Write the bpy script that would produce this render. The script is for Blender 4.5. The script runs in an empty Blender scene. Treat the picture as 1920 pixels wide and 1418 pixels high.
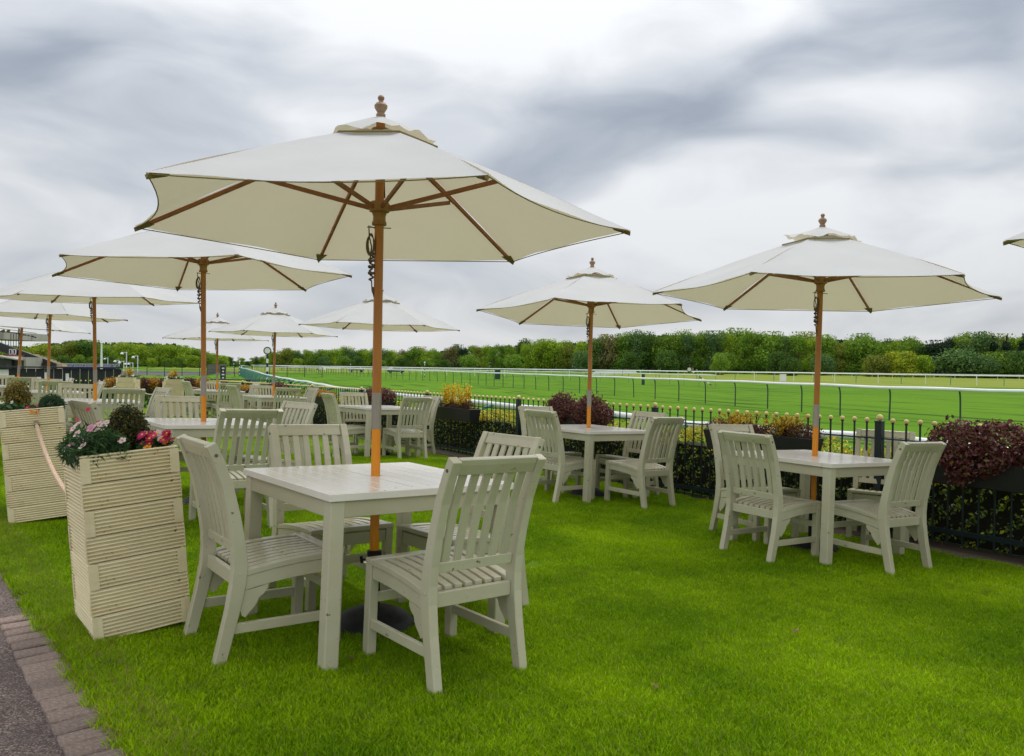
import bpy, bmesh, math, random
import numpy as np
from mathutils import Matrix, Vector
random.seed(7)
RNG = np.random.default_rng(11)
R = math.radians
scene = bpy.context.scene
col = scene.collection

# ------------------------------------------------------------------ camera
EYE = 1.3
FPX = 1465.0                    # focal length in pixels of a 1920 wide frame
cam_d = bpy.data.cameras.new('camera'); cam = bpy.data.objects.new('camera', cam_d); col.objects.link(cam)
cam_d.sensor_width = 36.0; cam_d.lens = FPX / 1920 * 36.0
cam_d.clip_start = 0.05; cam_d.clip_end = 9000
PITCH, ROLL = 0.0145, 0.012
cam.matrix_world = Matrix.Translation((0, 0, EYE)) @ Matrix.Rotation(math.pi/2 - PITCH, 4, 'X') @ Matrix.Rotation(ROLL, 4, 'Z')
scene.camera = cam
scene.render.resolution_x, scene.render.resolution_y = 1024, 756
scene.view_settings.view_transform = 'Standard'
scene.view_settings.look = 'None'
scene.view_settings.exposure = 0.10
scene.view_settings.gamma = 1.0
scene.view_settings.use_curve_mapping = False

# ------------------------------------------------------------------ world: overcast sky
SUN_EL, SUN_AZ = R(62), R(25)      # azimuth measured from +Y (view) towards +X
world = bpy.data.worlds.new('World'); scene.world = world
world.use_nodes = True
nt = world.node_tree; N = nt.nodes; L = nt.links
N.clear()
def wn(t, **k):
    n = N.new(t)
    for a, b in k.items(): setattr(n, a, b)
    return n
def wm(op, a, b=None, c=None, clamp=False):
    n = N.new('ShaderNodeMath'); n.operation = op; n.use_clamp = clamp
    for i, v in enumerate((a, b, c)):
        if v is None: continue
        if isinstance(v, (int, float)): n.inputs[i].default_value = v
        else: L.new(v, n.inputs[i])
    return n.outputs[0]
tc = wn('ShaderNodeTexCoord'); sep = wn('ShaderNodeSeparateXYZ'); L.new(tc.outputs['Generated'], sep.inputs[0])
az = wm('ARCTAN2', sep.outputs[0], sep.outputs[1])
el = wm('ARCSINE', sep.outputs[2])
# slow warp so that no cloud edge is regular
cmb = wn('ShaderNodeCombineXYZ'); L.new(wm('MULTIPLY', az, 2.2), cmb.inputs[0]); L.new(wm('MULTIPLY', el, 5.5), cmb.inputs[1]); L.new(wm('MULTIPLY', sep.outputs[1], .6), cmb.inputs[2])
warp = wn('ShaderNodeTexNoise'); warp.inputs['Scale'].default_value = 1.6; warp.inputs['Detail'].default_value = 1.5; L.new(cmb.outputs[0], warp.inputs['Vector'])
wsep = wn('ShaderNodeSeparateColor'); L.new(warp.outputs['Color'], wsep.inputs[0])
azw = wm('ADD', az, wm('MULTIPLY', wm('SUBTRACT', wsep.outputs[0], .5), .30))
elw = wm('ADD', el, wm('MULTIPLY', wm('SUBTRACT', wsep.outputs[1], .5), .13))
def blob(x, y, sx, sy, tilt=0.0):
    """soft cloud bank at a direction given by its place over the horizon (radians)"""
    a = math.atan((x - 960) / FPX); e = math.atan((688 - y) / FPX)
    dx = wm('SUBTRACT', azw, a); dy = wm('SUBTRACT', elw, e)
    c, s = math.cos(tilt), math.sin(tilt)
    u = wm('DIVIDE', wm('ADD', wm('MULTIPLY', dx, c), wm('MULTIPLY', dy, s)), sx)
    v = wm('DIVIDE', wm('SUBTRACT', wm('MULTIPLY', dy, c), wm('MULTIPLY', dx, s)), sy)
    q = wm('ADD', wm('MULTIPLY', u, u), wm('MULTIPLY', v, v))
    return wm('POWER', 2.718, wm('MULTIPLY', q, -1.0))
dark = None
for args, w in (((40, 40, .14, .07), .45), ((120, 190, .20, .060), .75), ((240, 300, .22, .055), .75), ((60, 420, .16, .045), .40), ((1300, 225, .28, .052, .20), .78),
                ((1560, 110, .16, .045, .25), .65), ((1930, 90, .09, .12), 1.15), ((1130, 260, .16, .04), .5), ((1000, 215, .15, .03), .4),
                ((1480, 300, .14, .022), .45), ((1700, 370, .22, .020), .50), ((560, 150, .20, .04), .30), ((760, 20, .22, .05), -.35), ((1300, 400, .3, .03), -.18), ((1560, 230, .09, .05), -.15), ((1040, 330, .15, .025), .4),
                ((500, 560, .6, .05), .30), ((1500, 560, .6, .05), .22)):
    b = wm('MULTIPLY', blob(*args), w)
    dark = b if dark is None else wm('ADD', dark, b)
# streaky cloud texture for the rest of the sky
st = wn('ShaderNodeCombineXYZ'); L.new(wm('MULTIPLY', azw, 3.6), st.inputs[0]); L.new(wm('MULTIPLY', elw, 9.5), st.inputs[1]); L.new(wm('MULTIPLY', sep.outputs[1], .8), st.inputs[2])
n1 = wn('ShaderNodeTexNoise'); n1.inputs['Scale'].default_value = 1.5; n1.inputs['Detail'].default_value = 7; n1.inputs['Roughness'].default_value = .48
L.new(st.outputs[0], n1.inputs['Vector'])
tex = wm('MULTIPLY', wm('SUBTRACT', n1.outputs['Fac'], .435), 1.2)
d_all = wm('ADD', wm('MULTIPLY', dark, .66), tex)
ramp = wn('ShaderNodeValToRGB'); L.new(d_all, ramp.inputs[0])
cr = ramp.color_ramp; cr.interpolation = 'B_SPLINE'
cr.elements[0].position = 0.0; cr.elements[0].color = (.90, .91, .925, 1)
cr.elements[1].position = 1.0; cr.elements[1].color = (.30, .345, .415, 1)
e = cr.elements.new(.30); e.color = (.70, .725, .76, 1)
e = cr.elements.new(.64); e.color = (.50, .54, .60, 1)
# overcast luminance: brighter towards the zenith
lum = wm('ADD', .78, wm('MULTIPLY', wm('MAXIMUM', sep.outputs[2], 0.0), .80))
vm = wn('ShaderNodeVectorMath', operation='SCALE'); L.new(ramp.outputs[0], vm.inputs[0]); L.new(wm('MULTIPLY', lum, 10.0), vm.inputs['Scale'])
sky = wn('ShaderNodeTexSky'); sky.sky_type = 'NISHITA'; sky.sun_disc = False
sky.sun_elevation = SUN_EL; sky.sun_rotation = SUN_AZ
mix = wn('ShaderNodeMix', data_type='RGBA'); mix.inputs[0].default_value = .94
L.new(sky.outputs[0], mix.inputs[6]); L.new(vm.outputs[0], mix.inputs[7])
bg = wn('ShaderNodeBackground'); bg.inputs[1].default_value = 0.10; L.new(mix.outputs[2], bg.inputs[0])
wo = wn('ShaderNodeOutputWorld'); L.new(bg.outputs[0], wo.inputs[0])

sd = bpy.data.lights.new('sun', 'SUN'); sd.energy = 1.5; sd.angle = R(24); sd.color = (1, .96, .90)
sun = bpy.data.objects.new('sun', sd); col.objects.link(sun)
dv = Vector((math.sin(SUN_AZ) * math.cos(SUN_EL), math.cos(SUN_AZ) * math.cos(SUN_EL), math.sin(SUN_EL)))
sun.rotation_euler = dv.to_track_quat('Z', 'Y').to_euler()
sun.location = (0, 0, 30)

# ------------------------------------------------------------------ materials
MATS = {}
def mat(name, base=(.5, .5, .5), rough=.6, var=None, var_scale=6.0, bump=0.0, bump_scale=60.0, stretch=(1, 1, 1), metal=0.0, coat=0.0,
        attr=False, transl=0.0, objvar=0.0, spec=.5, speck=None, coords='Object', tcol=None):
    m = bpy.data.materials.new(name); m.use_nodes = True
    t = m.node_tree; n = t.nodes; l = t.links
    p = n['Principled BSDF']; out = n['Material Output']
    p.inputs['Roughness'].default_value = rough; p.inputs['Metallic'].default_value = metal
    p.inputs['Specular IOR Level'].default_value = spec
    if coat: p.inputs['Coat Weight'].default_value = coat; p.inputs['Coat Roughness'].default_value = .18
    tcn = n.new('ShaderNodeTexCoord'); mp = n.new('ShaderNodeMapping'); mp.inputs['Scale'].default_value = stretch
    l.new(tcn.outputs[coords], mp.inputs[0])
    if attr:
        a = n.new('ShaderNodeAttribute'); a.attribute_name = 'Col'; c = a.outputs['Color']
    else:
        r = n.new('ShaderNodeRGB'); r.outputs[0].default_value = (*base, 1); c = r.outputs[0]
    if var is not None:
        no = n.new('ShaderNodeTexNoise'); no.inputs['Scale'].default_value = var_scale; no.inputs['Detail'].default_value = 5; no.inputs['Roughness'].default_value = .6
        l.new(mp.outputs[0], no.inputs[0])
        rp = n.new('ShaderNodeValToRGB'); rp.color_ramp.elements[0].position = .35; rp.color_ramp.elements[1].position = .68
        l.new(no.outputs[0], rp.inputs[0])
        mx = n.new('ShaderNodeMix'); mx.data_type = 'RGBA'; l.new(rp.outputs[0], mx.inputs[0]); l.new(c, mx.inputs[6]); mx.inputs[7].default_value = (*var, 1); c = mx.outputs[2]
    if speck is not None:
        no = n.new('ShaderNodeTexNoise'); no.inputs['Scale'].default_value = speck[1]; no.inputs['Detail'].default_value = 3
        l.new(tcn.outputs[coords], no.inputs[0])
        rp = n.new('ShaderNodeValToRGB'); rp.color_ramp.elements[0].position = speck[2]; rp.color_ramp.elements[1].position = speck[2] + .05
        l.new(no.outputs[0], rp.inputs[0])
        mx = n.new('ShaderNodeMix'); mx.data_type = 'RGBA'; l.new(rp.outputs[0], mx.inputs[0]); l.new(c, mx.inputs[6]); mx.inputs[7].default_value = (*speck[0], 1); c = mx.outputs[2]
    if objvar:
        oi = n.new('ShaderNodeObjectInfo'); mr = n.new('ShaderNodeMapRange'); mr.inputs[3].default_value = 1 - objvar; mr.inputs[4].default_value = 1 + objvar
        l.new(oi.outputs['Random'], mr.inputs[0]); sc = n.new('ShaderNodeVectorMath'); sc.operation = 'SCALE'; l.new(c, sc.inputs[0]); l.new(mr.outputs[0], sc.inputs['Scale']); c = sc.outputs[0]
    l.new(c, p.inputs['Base Color'])
    if bump:
        nb = n.new('ShaderNodeTexNoise'); nb.inputs['Scale'].default_value = bump_scale; nb.inputs['Detail'].default_value = 4; l.new(mp.outputs[0], nb.inputs[0])
        b = n.new('ShaderNodeBump'); b.inputs['Strength'].default_value = bump; b.inputs['Distance'].default_value = .01; l.new(nb.outputs[0], b.inputs['Height']); l.new(b.outputs[0], p.inputs['Normal'])
    if transl:
        tr = n.new('ShaderNodeBsdfTranslucent'); ms = n.new('ShaderNodeMixShader'); ms.inputs[0].default_value = transl
        l.new(c, tr.inputs[0]) if tcol is None else setattr(tr.inputs[0], 'default_value', (*tcol, 1)); l.new(p.outputs[0], ms.inputs[1]); l.new(tr.outputs[0], ms.inputs[2]); l.new(ms.outputs[0], out.inputs[0])
    MATS[name] = m
    return m
PAINT = mat('grey_green_paint', (.53, .51, .375), .30, var=(.45, .42, .29), var_scale=2.2, bump=.10, bump_scale=45, stretch=(1, 1, 1), objvar=.06, coat=.28, speck=((.17, .14, .09), 38, .69))
TOPM = mat('sky_lit_top_paint', (.80, .765, .70), .24, var=(.72, .68, .61), var_scale=2.5, bump=.06, bump_scale=30, objvar=.05, coat=.35, speck=((.24, .19, .13), 26, .70))  # same paint as the legs, with sky light on the tops put into the colour
JOINT = mat('grimy_joint', (.10, .08, .06), .9)
CREAM = mat('cream_timber_paint', (.78, .70, .46), .55, var=(.70, .60, .36), var_scale=3.0, bump=.18, bump_scale=30, stretch=(1, 1, 4), objvar=.05, speck=((.20, .13, .07), 26, .70))
CANVAS = mat('cream_canvas', (.70, .71, .735), .85, var=(.64, .65, .665), var_scale=1.3, bump=.28, bump_scale=5, transl=.34, spec=.15, objvar=.03, tcol=(.64, .57, .40))
CANVAS_EDGE = mat('olive_hem', (.20, .16, .05), .8)
POLEU = mat('shaded_upper_pole_wood', (.50, .185, .018), .45, var=(.38, .13, .012), var_scale=5, stretch=(6, 6, .6), coat=.1, objvar=.05)  # canopy shade on the upper pole is put into this darker wood colour
POLEW = mat('varnished_pole_wood', (.80, .29, .006), .45, var=(.64, .21, .004), var_scale=5, stretch=(6, 6, .6), coat=.08, objvar=.05)
RIBW = mat('rib_wood', (.34, .13, .035), .45, var=(.24, .085, .02), var_scale=6, stretch=(4, 4, 4), objvar=.08)
FINW = mat('turned_finial_wood', (.34, .22, .14), .6, var=(.22, .12, .07), var_scale=20)
STEEL = mat('brushed_sleeve_metal', (.40, .34, .29), .42, metal=.75, var=(.35, .31, .28), var_scale=14, stretch=(1, 1, .2))
CHROME = mat('chrome', (.62, .64, .68), .22, metal=1)
BLACKP = mat('black_base', (.010, .011, .014), .5, spec=.3, var=(.02, .02, .023), var_scale=12, bump=.2, bump_scale=70)
TROUGHM = mat('black_trough_plastic', (.012, .012, .014), .5)
FENCEM = mat('dark_green_iron', (.010, .022, .026), .38, spec=.4)
BALLM = mat('gold_cream_ball_paint', (.74, .60, .26), .5, var=(.62, .46, .18), var_scale=30)
ROPEM = mat('twisted_rope', (.60, .45, .32), .9, var=(.44, .30, .20), var_scale=80)
CORDM = mat('brown_cord', (.15, .10, .065), .9)
TUBEW = mat('white_rail_plastic', (.80, .81, .82), .35, var=(.68, .70, .72), var_scale=1.0)
POSTG = mat('dark_green_post', (.014, .045, .036), .5)
POSTT = mat('teal_post', (.05, .19, .15), .5)
POSTW = mat('white_post', (.74, .75, .72), .5)
STRIPEK = mat('black_paint', (.015, .015, .016), .5)
STRIPER = mat('dark_red_paint', (.16, .03, .025), .5)
SOIL = mat('planter_soil', (.035, .022, .014), .95, bump=.6, bump_scale=40)
BARK = mat('bark', (.09, .07, .05), .9, var=(.05, .04, .03), var_scale=2)
LEAF = mat('leaf_surface', attr=True, rough=.42, transl=.28, spec=.45)
TREEL = mat('tree_leaf', attr=True, rough=.75, transl=.22, spec=.2)
PETAL = mat('petal', attr=True, rough=.6, transl=.3, spec=.25)
ASPH = None
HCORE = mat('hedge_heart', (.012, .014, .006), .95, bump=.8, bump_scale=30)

def tex_ground(name, fn):
    m = bpy.data.materials.new(name); m.use_nodes = True
    t = m.node_tree; fn(t, t.nodes, t.links, t.nodes['Principled BSDF']); MATS[name] = m
    return m
def gnoise(n, l, src, scale, detail=4, rough=.6, stretch=None, rot=0.0):
    if rot:
        m0 = n.new('ShaderNodeMapping'); l.new(src, m0.inputs[0]); m0.inputs['Rotation'].default_value = (0, 0, rot); src = m0.outputs[0]
    mp = n.new('ShaderNodeMapping'); l.new(src, mp.inputs[0])
    if stretch: mp.inputs['Scale'].default_value = stretch
    no = n.new('ShaderNodeTexNoise'); no.inputs['Scale'].default_value = scale; no.inputs['Detail'].default_value = detail; no.inputs['Roughness'].default_value = rough
    l.new(mp.outputs[0], no.inputs[0]); return no.outputs[0]
def gramp(n, l, src, stops):
    r = n.new('ShaderNodeValToRGB'); l.new(src, r.inputs[0]); e = r.color_ramp.elements
    e[0].position, e[0].color = stops[0][0], (*stops[0][1], 1); e[1].position, e[1].color = stops[-1][0], (*stops[-1][1], 1)
    for p, c in stops[1:-1]: x = e.new(p); x.color = (*c, 1)
    return r.outputs[0]
def gmix(n, l, f, a, b, blend='MIX'):
    m = n.new('ShaderNodeMix'); m.data_type = 'RGBA'; m.blend_type = blend
    for i, v in ((0, f), (6, a), (7, b)):
        if isinstance(v, (int, float)): m.inputs[i].default_value = v
        elif isinstance(v, tuple): m.inputs[i].default_value = (*v, 1)
        else: l.new(v, m.inputs[i])
    return m.outputs[2]
def gbump(n, l, p, h, s, d):
    b = n.new('ShaderNodeBump'); b.inputs['Strength'].default_value = s; b.inputs['Distance'].default_value = d; l.new(h, b.inputs['Height']); l.new(b.outputs[0], p.inputs['Normal'])
GR_A, GR_B, GR_C = (.120, .255, .002), (.33, .50, .004), (.135, .235, .018)
def f_lawn(t, n, l, p):
    tcn = n.new('ShaderNodeTexCoord'); s = tcn.outputs['Object']
    a = gnoise(n, l, s, 1.1, 5); b = gnoise(n, l, s, 55, 3, .7)
    c = gmix(n, l, gramp(n, l, a, [(.35, (0, 0, 0)), (.7, (1, 1, 1))]), GR_A, GR_B)
    c = gmix(n, l, gramp(n, l, b, [(.3, (.0, .0, .0)), (.75, (1, 1, 1))]), tuple(x * .35 for x in GR_A), c)
    l.new(c, p.inputs['Base Color']); p.inputs['Roughness'].default_value = .85; p.inputs['Specular IOR Level'].default_value = .1
    gbump(n, l, p, b, .9, .02)
LAWNM = tex_ground('lawn_turf', f_lawn)
TRACK_ROT = -math.atan2(-.46, .89) * -1
def f_course(t, n, l, p):
    tcn = n.new('ShaderNodeTexCoord'); s = tcn.outputs['Object']
    lines = gnoise(n, l, s, 1.0, 6, .62, stretch=(1.5, .10, 1), rot=-.43)
    wide = gnoise(n, l, s, .05, 3, .5, stretch=(1.6, .5, 1), rot=-.48)
    fine = gnoise(n, l, s, 9, 3, .7, stretch=(1, .3, 1), rot=-.48)
    c = gmix(n, l, gramp(n, l, wide, [(.35, (0, 0, 0)), (.7, (1, 1, 1))]), (.088, .205, .004), (.120, .250, .006))
    c = gmix(n, l, gramp(n, l, fine, [(.35, (0, 0, 0)), (.65, (1, 1, 1))]), gmix(n, l, .35, c, (.03, .09, .006)), c)
    dk = gramp(n, l, lines, [(.39, (.9, .9, .9)), (.45, (.0, .0, .0))])
    c = gmix(n, l, dk, c, (.022, .055, .006))
    l.new(c, p.inputs['Base Color']); p.inputs['Roughness'].default_value = .9; p.inputs['Specular IOR Level'].default_value = .05
COURSEM = tex_ground('racecourse_turf', f_course)
def f_dry(t, n, l, p):
    tcn = n.new('ShaderNodeTexCoord'); s = tcn.outputs['Object']
    a = gnoise(n, l, s, .12, 5, .6, stretch=(1, .35, 1))
    l.new(gramp(n, l, a, [(.3, (.13, .21, .015)), (.55, (.20, .24, .04)), (.75, (.27, .25, .07))]), p.inputs['Base Color']); p.inputs['Roughness'].default_value = .95; p.inputs['Specular IOR Level'].default_value = .05
DRYM = tex_ground('dry_grass', f_dry)
def f_asph(t, n, l, p):
    tcn = n.new('ShaderNodeTexCoord'); s = tcn.outputs['Object']
    v = n.new('ShaderNodeTexVoronoi'); v.inputs['Scale'].default_value = 150; l.new(s, v.inputs['Vector'])
    hs = n.new('ShaderNodeSeparateColor'); l.new(v.outputs['Color'], hs.inputs[0])
    c = gramp(n, l, hs.outputs[0], [(0, (.08, .052, .044)), (.6, (.185, .128, .112)), (.85, (.28, .205, .175)), (1, (.42, .34, .29))])
    a = gnoise(n, l, s, 3, 4); c = gmix(n, l, gramp(n, l, a, [(.35, (0, 0, 0)), (.7, (.5, .5, .5))]), c, (.06, .05, .05))
    d = gramp(n, l, v.outputs['Distance'], [(0, (1, 1, 1)), (.8, (0, 0, 0))]); c = gmix(n, l, .5, c, d, 'MULTIPLY')
    l.new(c, p.inputs['Base Color']); p.inputs['Roughness'].default_value = .8; gbump(n, l, p, d, .8, .004)
ASPH = tex_ground('red_chip_asphalt', f_asph)
def f_brick(t, n, l, p):
    tcn = n.new('ShaderNodeTexCoord'); s = tcn.outputs['Object']; oi = n.new('ShaderNodeObjectInfo')
    a = gnoise(n, l, s, 90, 5, .7)
    c = gramp(n, l, a, [(.3, (.15, .108, .088)), (.55, (.24, .178, .15)), (.72, (.36, .29, .245))])
    mr = n.new('ShaderNodeMapRange'); mr.inputs[3].default_value = .8; mr.inputs[4].default_value = 1.2; l.new(oi.outputs['Random'], mr.inputs[0])
    sc = n.new('ShaderNodeVectorMath'); sc.operation = 'SCALE'; l.new(c, sc.inputs[0]); l.new(mr.outputs[0], sc.inputs['Scale'])
    l.new(sc.outputs[0], p.inputs['Base Color']); p.inputs['Roughness'].default_value = .85; gbump(n, l, p, a, .7, .006)
BRICKM = tex_ground('edging_brick', f_brick)
YARDM = mat('yard_tarmac', (.055, .052, .055), .9, var=(.08, .075, .075), var_scale=.2)
EARTHM = mat('bare_earth_kerb', (.07, .05, .035), .95, var=(.045, .033, .022), var_scale=6, bump=.5, bump_scale=30)

# ------------------------------------------------------------------ object helpers
def link(o, parent=None):
    col.objects.link(o)
    if parent is not None: o.parent = parent
    return o
def tag(o, label=None, cat=None, group=None, kind=None):
    if label: o['label'] = label
    if cat: o['category'] = cat
    if group: o['group'] = group
    if kind: o['kind'] = kind
    return o
def empty(name, M=None, label=None, cat=None, group=None):
    o = bpy.data.objects.new(name, None); o.empty_display_size = .1; link(o)
    if M is not None: o.matrix_world = M
    return tag(o, label, cat, group)
def mesh_obj(name, verts, faces, m, parent=None, smooth=False, loc=None, cols=None):
    me = bpy.data.meshes.new(name); me.from_pydata([tuple(v) for v in verts], [], [tuple(f) for f in faces]); me.update()
    if m: me.materials.append(m)
    if smooth: me.polygons.foreach_set('use_smooth', [True] * len(me.polygons))
    if cols is not None:
        a = me.color_attributes.new('Col', 'FLOAT_COLOR', 'POINT'); a.data.foreach_set('color', np.asarray(cols, dtype=np.float32).ravel())
    o = bpy.data.objects.new(name, me); link(o, parent)
    if loc is not None: o.location = loc
    return o
class MB:
    """collects shapes into one mesh"""
    def __init__(s): s.v = []; s.f = []
    def add(s, v, f):
        k = len(s.v); s.v += [tuple(p) for p in v]; s.f += [tuple(i + k for i in q) for q in f]; return s
    def box(s, c, d, rz=0.0):
        x, y, z = d[0]/2, d[1]/2, d[2]/2; ca, sa = math.cos(rz), math.sin(rz)
        v = [(c[0] + a*x*ca - b*y*sa, c[1] + a*x*sa + b*y*ca, c[2] + e*z) for a in (-1, 1) for b in (-1, 1) for e in (-1, 1)]
        return s.add(v, [(0, 1, 3, 2), (4, 6, 7, 5), (0, 4, 5, 1), (2, 3, 7, 6), (0, 2, 6, 4), (1, 5, 7, 3)])
    def bar(s, a, b, w, h, up=(0, 0, 1)):
        a, b = Vector(a), Vector(b); d = (b - a).normalized(); u = Vector(up); sd_ = d.cross(u)
        if sd_.length < 1e-4: sd_ = d.cross(Vector((1, 0, 0)))
        sd_.normalize(); u = sd_.cross(d).normalized()
        v = [tuple(p + sd_*(i*w/2) + u*(j*h/2)) for p in (a, b) for i, j in ((-1, -1), (1, -1), (1, 1), (-1, 1))]
        return s.add(v, [(3, 2, 1, 0), (4, 5, 6, 7), (0, 1, 5, 4), (1, 2, 6, 5), (2, 3, 7, 6), (3, 0, 4, 7)])
    def tube(s, pts, r, seg=8, cap=True):
        pts = [Vector(p) for p in pts]; n = len(pts); rs = r if isinstance(r, (list, tuple)) else [r] * n
        rings = []; prev = None
        for i, p in enumerate(pts):
            d = (pts[min(i+1, n-1)] - pts[max(i-1, 0)]).normalized()
            if prev is None:
                a = Vector((0, 0, 1)) if abs(d.z) < .9 else Vector((1, 0, 0)); x = d.cross(a).normalized()
            else: x = (prev - d * prev.dot(d)).normalized()
            prev = x; y = d.cross(x)
            rings.append([tuple(p + (x*math.cos(2*math.pi*k/seg) + y*math.sin(2*math.pi*k/seg)) * rs[i]) for k in range(seg)])
        v = sum(rings, []); f = []
        for i in range(n-1):
            for k in range(seg): f.append((i*seg+k, i*seg+(k+1) % seg, (i+1)*seg+(k+1) % seg, (i+1)*seg+k))
        if cap: f.append(tuple(range(seg-1, -1, -1))); f.append(tuple((n-1)*seg+k for k in range(seg)))
        return s.add(v, f)
    def lathe(s, prof, seg=16, c=(0, 0, 0)):
        v = []; f = []
        for r, z in prof:
            for k in range(seg): v.append((c[0]+r*math.cos(2*math.pi*k/seg), c[1]+r*math.sin(2*math.pi*k/seg), c[2]+z))
        for i in range(len(prof)-1):
            for k in range(seg): f.append((i*seg+k, i*seg+(k+1) % seg, (i+1)*seg+(k+1) % seg, (i+1)*seg+k))
        f.append(tuple(range(seg-1, -1, -1))); f.append(tuple((len(prof)-1)*seg+k for k in range(seg)))
        return s.add(v, f)
    def prism(s, poly, y0, y1):
        """polygon in XZ extruded along Y"""
        n = len(poly); v = [(x, y0, z) for x, z in poly] + [(x, y1, z) for x, z in poly]
        f = [tuple(range(n)), tuple(range(2*n-1, n-1, -1))] + [((i+1) % n, i, n+i, n+(i+1) % n) for i in range(n)]
        return s.add(v, f)
    def ball(s, c, r, seg=10, rings=6, sq=1.0):
        return s.lathe([(max(1e-4, r*math.sin(math.pi*i/rings)), -r*sq*math.cos(math.pi*i/rings)) for i in range(rings+1)], seg, c)
    def build(s, name, m, parent=None, bevel=0.0, smooth=False):
        o = mesh_obj(name, s.v, s.f, m, parent)
        me = o.data
        bm = bmesh.new(); bm.from_mesh(me); bmesh.ops.recalc_face_normals(bm, faces=bm.faces)
        if bevel:
            es = [e for e in bm.edges if len(e.link_faces) == 2 and e.calc_face_angle(0) > .5]
            bmesh.ops.bevel(bm, geom=es, offset=bevel, segments=1, profile=.5, affect='EDGES')
        bm.to_mesh(me); bm.free()
        if smooth:
            me.polygons.foreach_set('use_smooth', [True]*len(me.polygons)); me.set_sharp_from_angle(angle=R(38))
        return o
def copy_tree(o, parent=None):
    c = o.copy(); link(c)
    if parent is not None: c.parent = parent; c.matrix_parent_inverse = o.matrix_parent_inverse.copy()
    for ch in list(o.children): copy_tree(ch, c)
    return c

# ------------------------------------------------------------------ the lie of the land
def sst(a, b, x):
    t = min(1, max(0, (x-a)/(b-a))); return t*t*(3-2*t)
def vv(x, y): return .815*x + .579*y      # across the terrace: 0 near the path, 6.8 at the iron fence
def uu(x, y): return -.579*x + .815*y     # along the terrace
def xy(v, u): return (.815*v - .579*u, .579*v + .815*u)
COURSE_Z = EYE - 1.95
def gz(x, y):
    v, u = vv(x, y), uu(x, y)
    v = min(max(v, .3), 7.2)
    return EYE - (1.215 + .035*v + .028*(1 - sst(3.7, 7, u)))
def gframe(x, y, a):
    e = .3; n = Vector((-(gz(x+e, y)-gz(x-e, y))/(2*e), -(gz(x, y+e)-gz(x, y-e))/(2*e), 1)).normalized()
    f = Vector((math.cos(a), math.sin(a), 0)); f = (f - n*f.dot(n)).normalized(); l_ = n.cross(f)
    M = Matrix((f, l_, n)).transposed().to_4x4(); M.translation = (x, y, gz(x, y)); return M

# ---- ground sheets
def sheet(name, poly, z, m):
    o = mesh_obj(name, [(x, y, z) for x, y in poly], [tuple(range(len(poly)))], m); return tag(o, kind='structure')
def grid_sheet(name, v0, v1, u0, u1, nv, nu, m, zoff=0.0, zf=None):
    V = []; F = []
    for i in range(nv+1):
        for j in range(nu+1):
            u_ = u0+(u1-u0)*j/nu; a_ = v0(u_) if callable(v0) else v0; b_ = v1(u_) if callable(v1) else v1
            x, y = xy(a_+(b_-a_)*i/nv, u_); V.append((x, y, (zf or gz)(x, y)+zoff))
    for i in range(nv):
        for j in range(nu):
            a = i*(nu+1)+j; F.append((a, a+nu+1, a+nu+2, a+1))
    o = mesh_obj(name, V, F, m, smooth=True); return tag(o, kind='structure')
BIG = 4000
o = mesh_obj('racecourse_ground', [(-BIG, -60, COURSE_Z), (BIG, -60, COURSE_Z), (BIG, BIG, COURSE_Z), (-BIG, BIG, COURSE_Z)], [(0, 1, 2, 3)], COURSEM); tag(o, kind='structure')
PATH_V = .63; LAWN_U1 = 26.4
def pv(u): return .655 - .0733*u       # the path runs slightly askew to the terrace
grid_sheet('lawn', pv, 7.0, -3, LAWN_U1, 26, 60, LAWNM)
# bank falling from the terrace to the racecourse
def bank_z(x, y):
    v = vv(x, y); a = gz(x, y); t = sst(7.0, 8.6, v); return a*(1-t) + (COURSE_Z+.004)*t
grid_sheet('grass_bank', 7.0, 8.7, -3, LAWN_U1, 8, 40, COURSEM, 0.0, bank_z)
# path of red-chip asphalt, and bricks along the lawn
grid_sheet('asphalt_path', -14, lambda u: pv(u) - .012, -4, 26.4, 30, 40, ASPH, -.012)
def bank2(x, y):
    u = uu(x, y); t = sst(26.4, 30, u); return (gz(x, y)-.012)*(1-t) + (COURSE_Z+.004)*t
grid_sheet('end_bank', -14, 7.0, 26.4, 30.2, 12, 6, COURSEM, 0.0, bank2)
edging = empty('brick_edging', None, 'row of worn pinkish brick setts between the asphalt path and the lawn', 'edging')
bm_proto = None
u = -1.6
k = 0
while u < 4.45:
    w = random.uniform(.098, .108) if k % 7 != 3 else .135
    b = MB(); b.box((0, 0, 0), (random.uniform(.158, .166), w - .012, .06))
    if bm_proto is None or k % 5 == 0:
        ob = b.build('brick', BRICKM, edging, bevel=.006); bm_proto = ob
    else:
        ob = bm_proto.copy(); link(ob, edging)
    x, y = xy(pv(u) - .088 + random.uniform(-.004, .004), u + w/2)
    ob.location = (x, y, gz(x, y) - .028 + random.uniform(-.003, .003))
    ob.rotation_euler = (random.uniform(-.015, .015), random.uniform(-.02, .02), math.atan2(.579, .815) + .073 + random.uniform(-.02, .02))
    u += w; k += 1
# strip of bare soil and stone kerb under the fence
grid_sheet('soil_strip', 6.42, 7.0, -3, LAWN_U1 - .3, 3, 60, EARTHM, .005)
# sheets on the course
sheet('dry_grass_infield', [(43, 104), (92, 96), (240, 190), (190, 300), (60, 300), (20, 240), (30, 160)], COURSE_Z+.006, DRYM)
sheet('pale_grass_infield', [(-60, 190), (-30, 205), (-20, 330), (-80, 360), (-140, 330), (-120, 250)], COURSE_Z+.006, DRYM)
sheet('service_yard', [(-84, 118), (-50, 118), (-52, 175), (-110, 175)], COURSE_Z+.006, YARDM)

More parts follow.
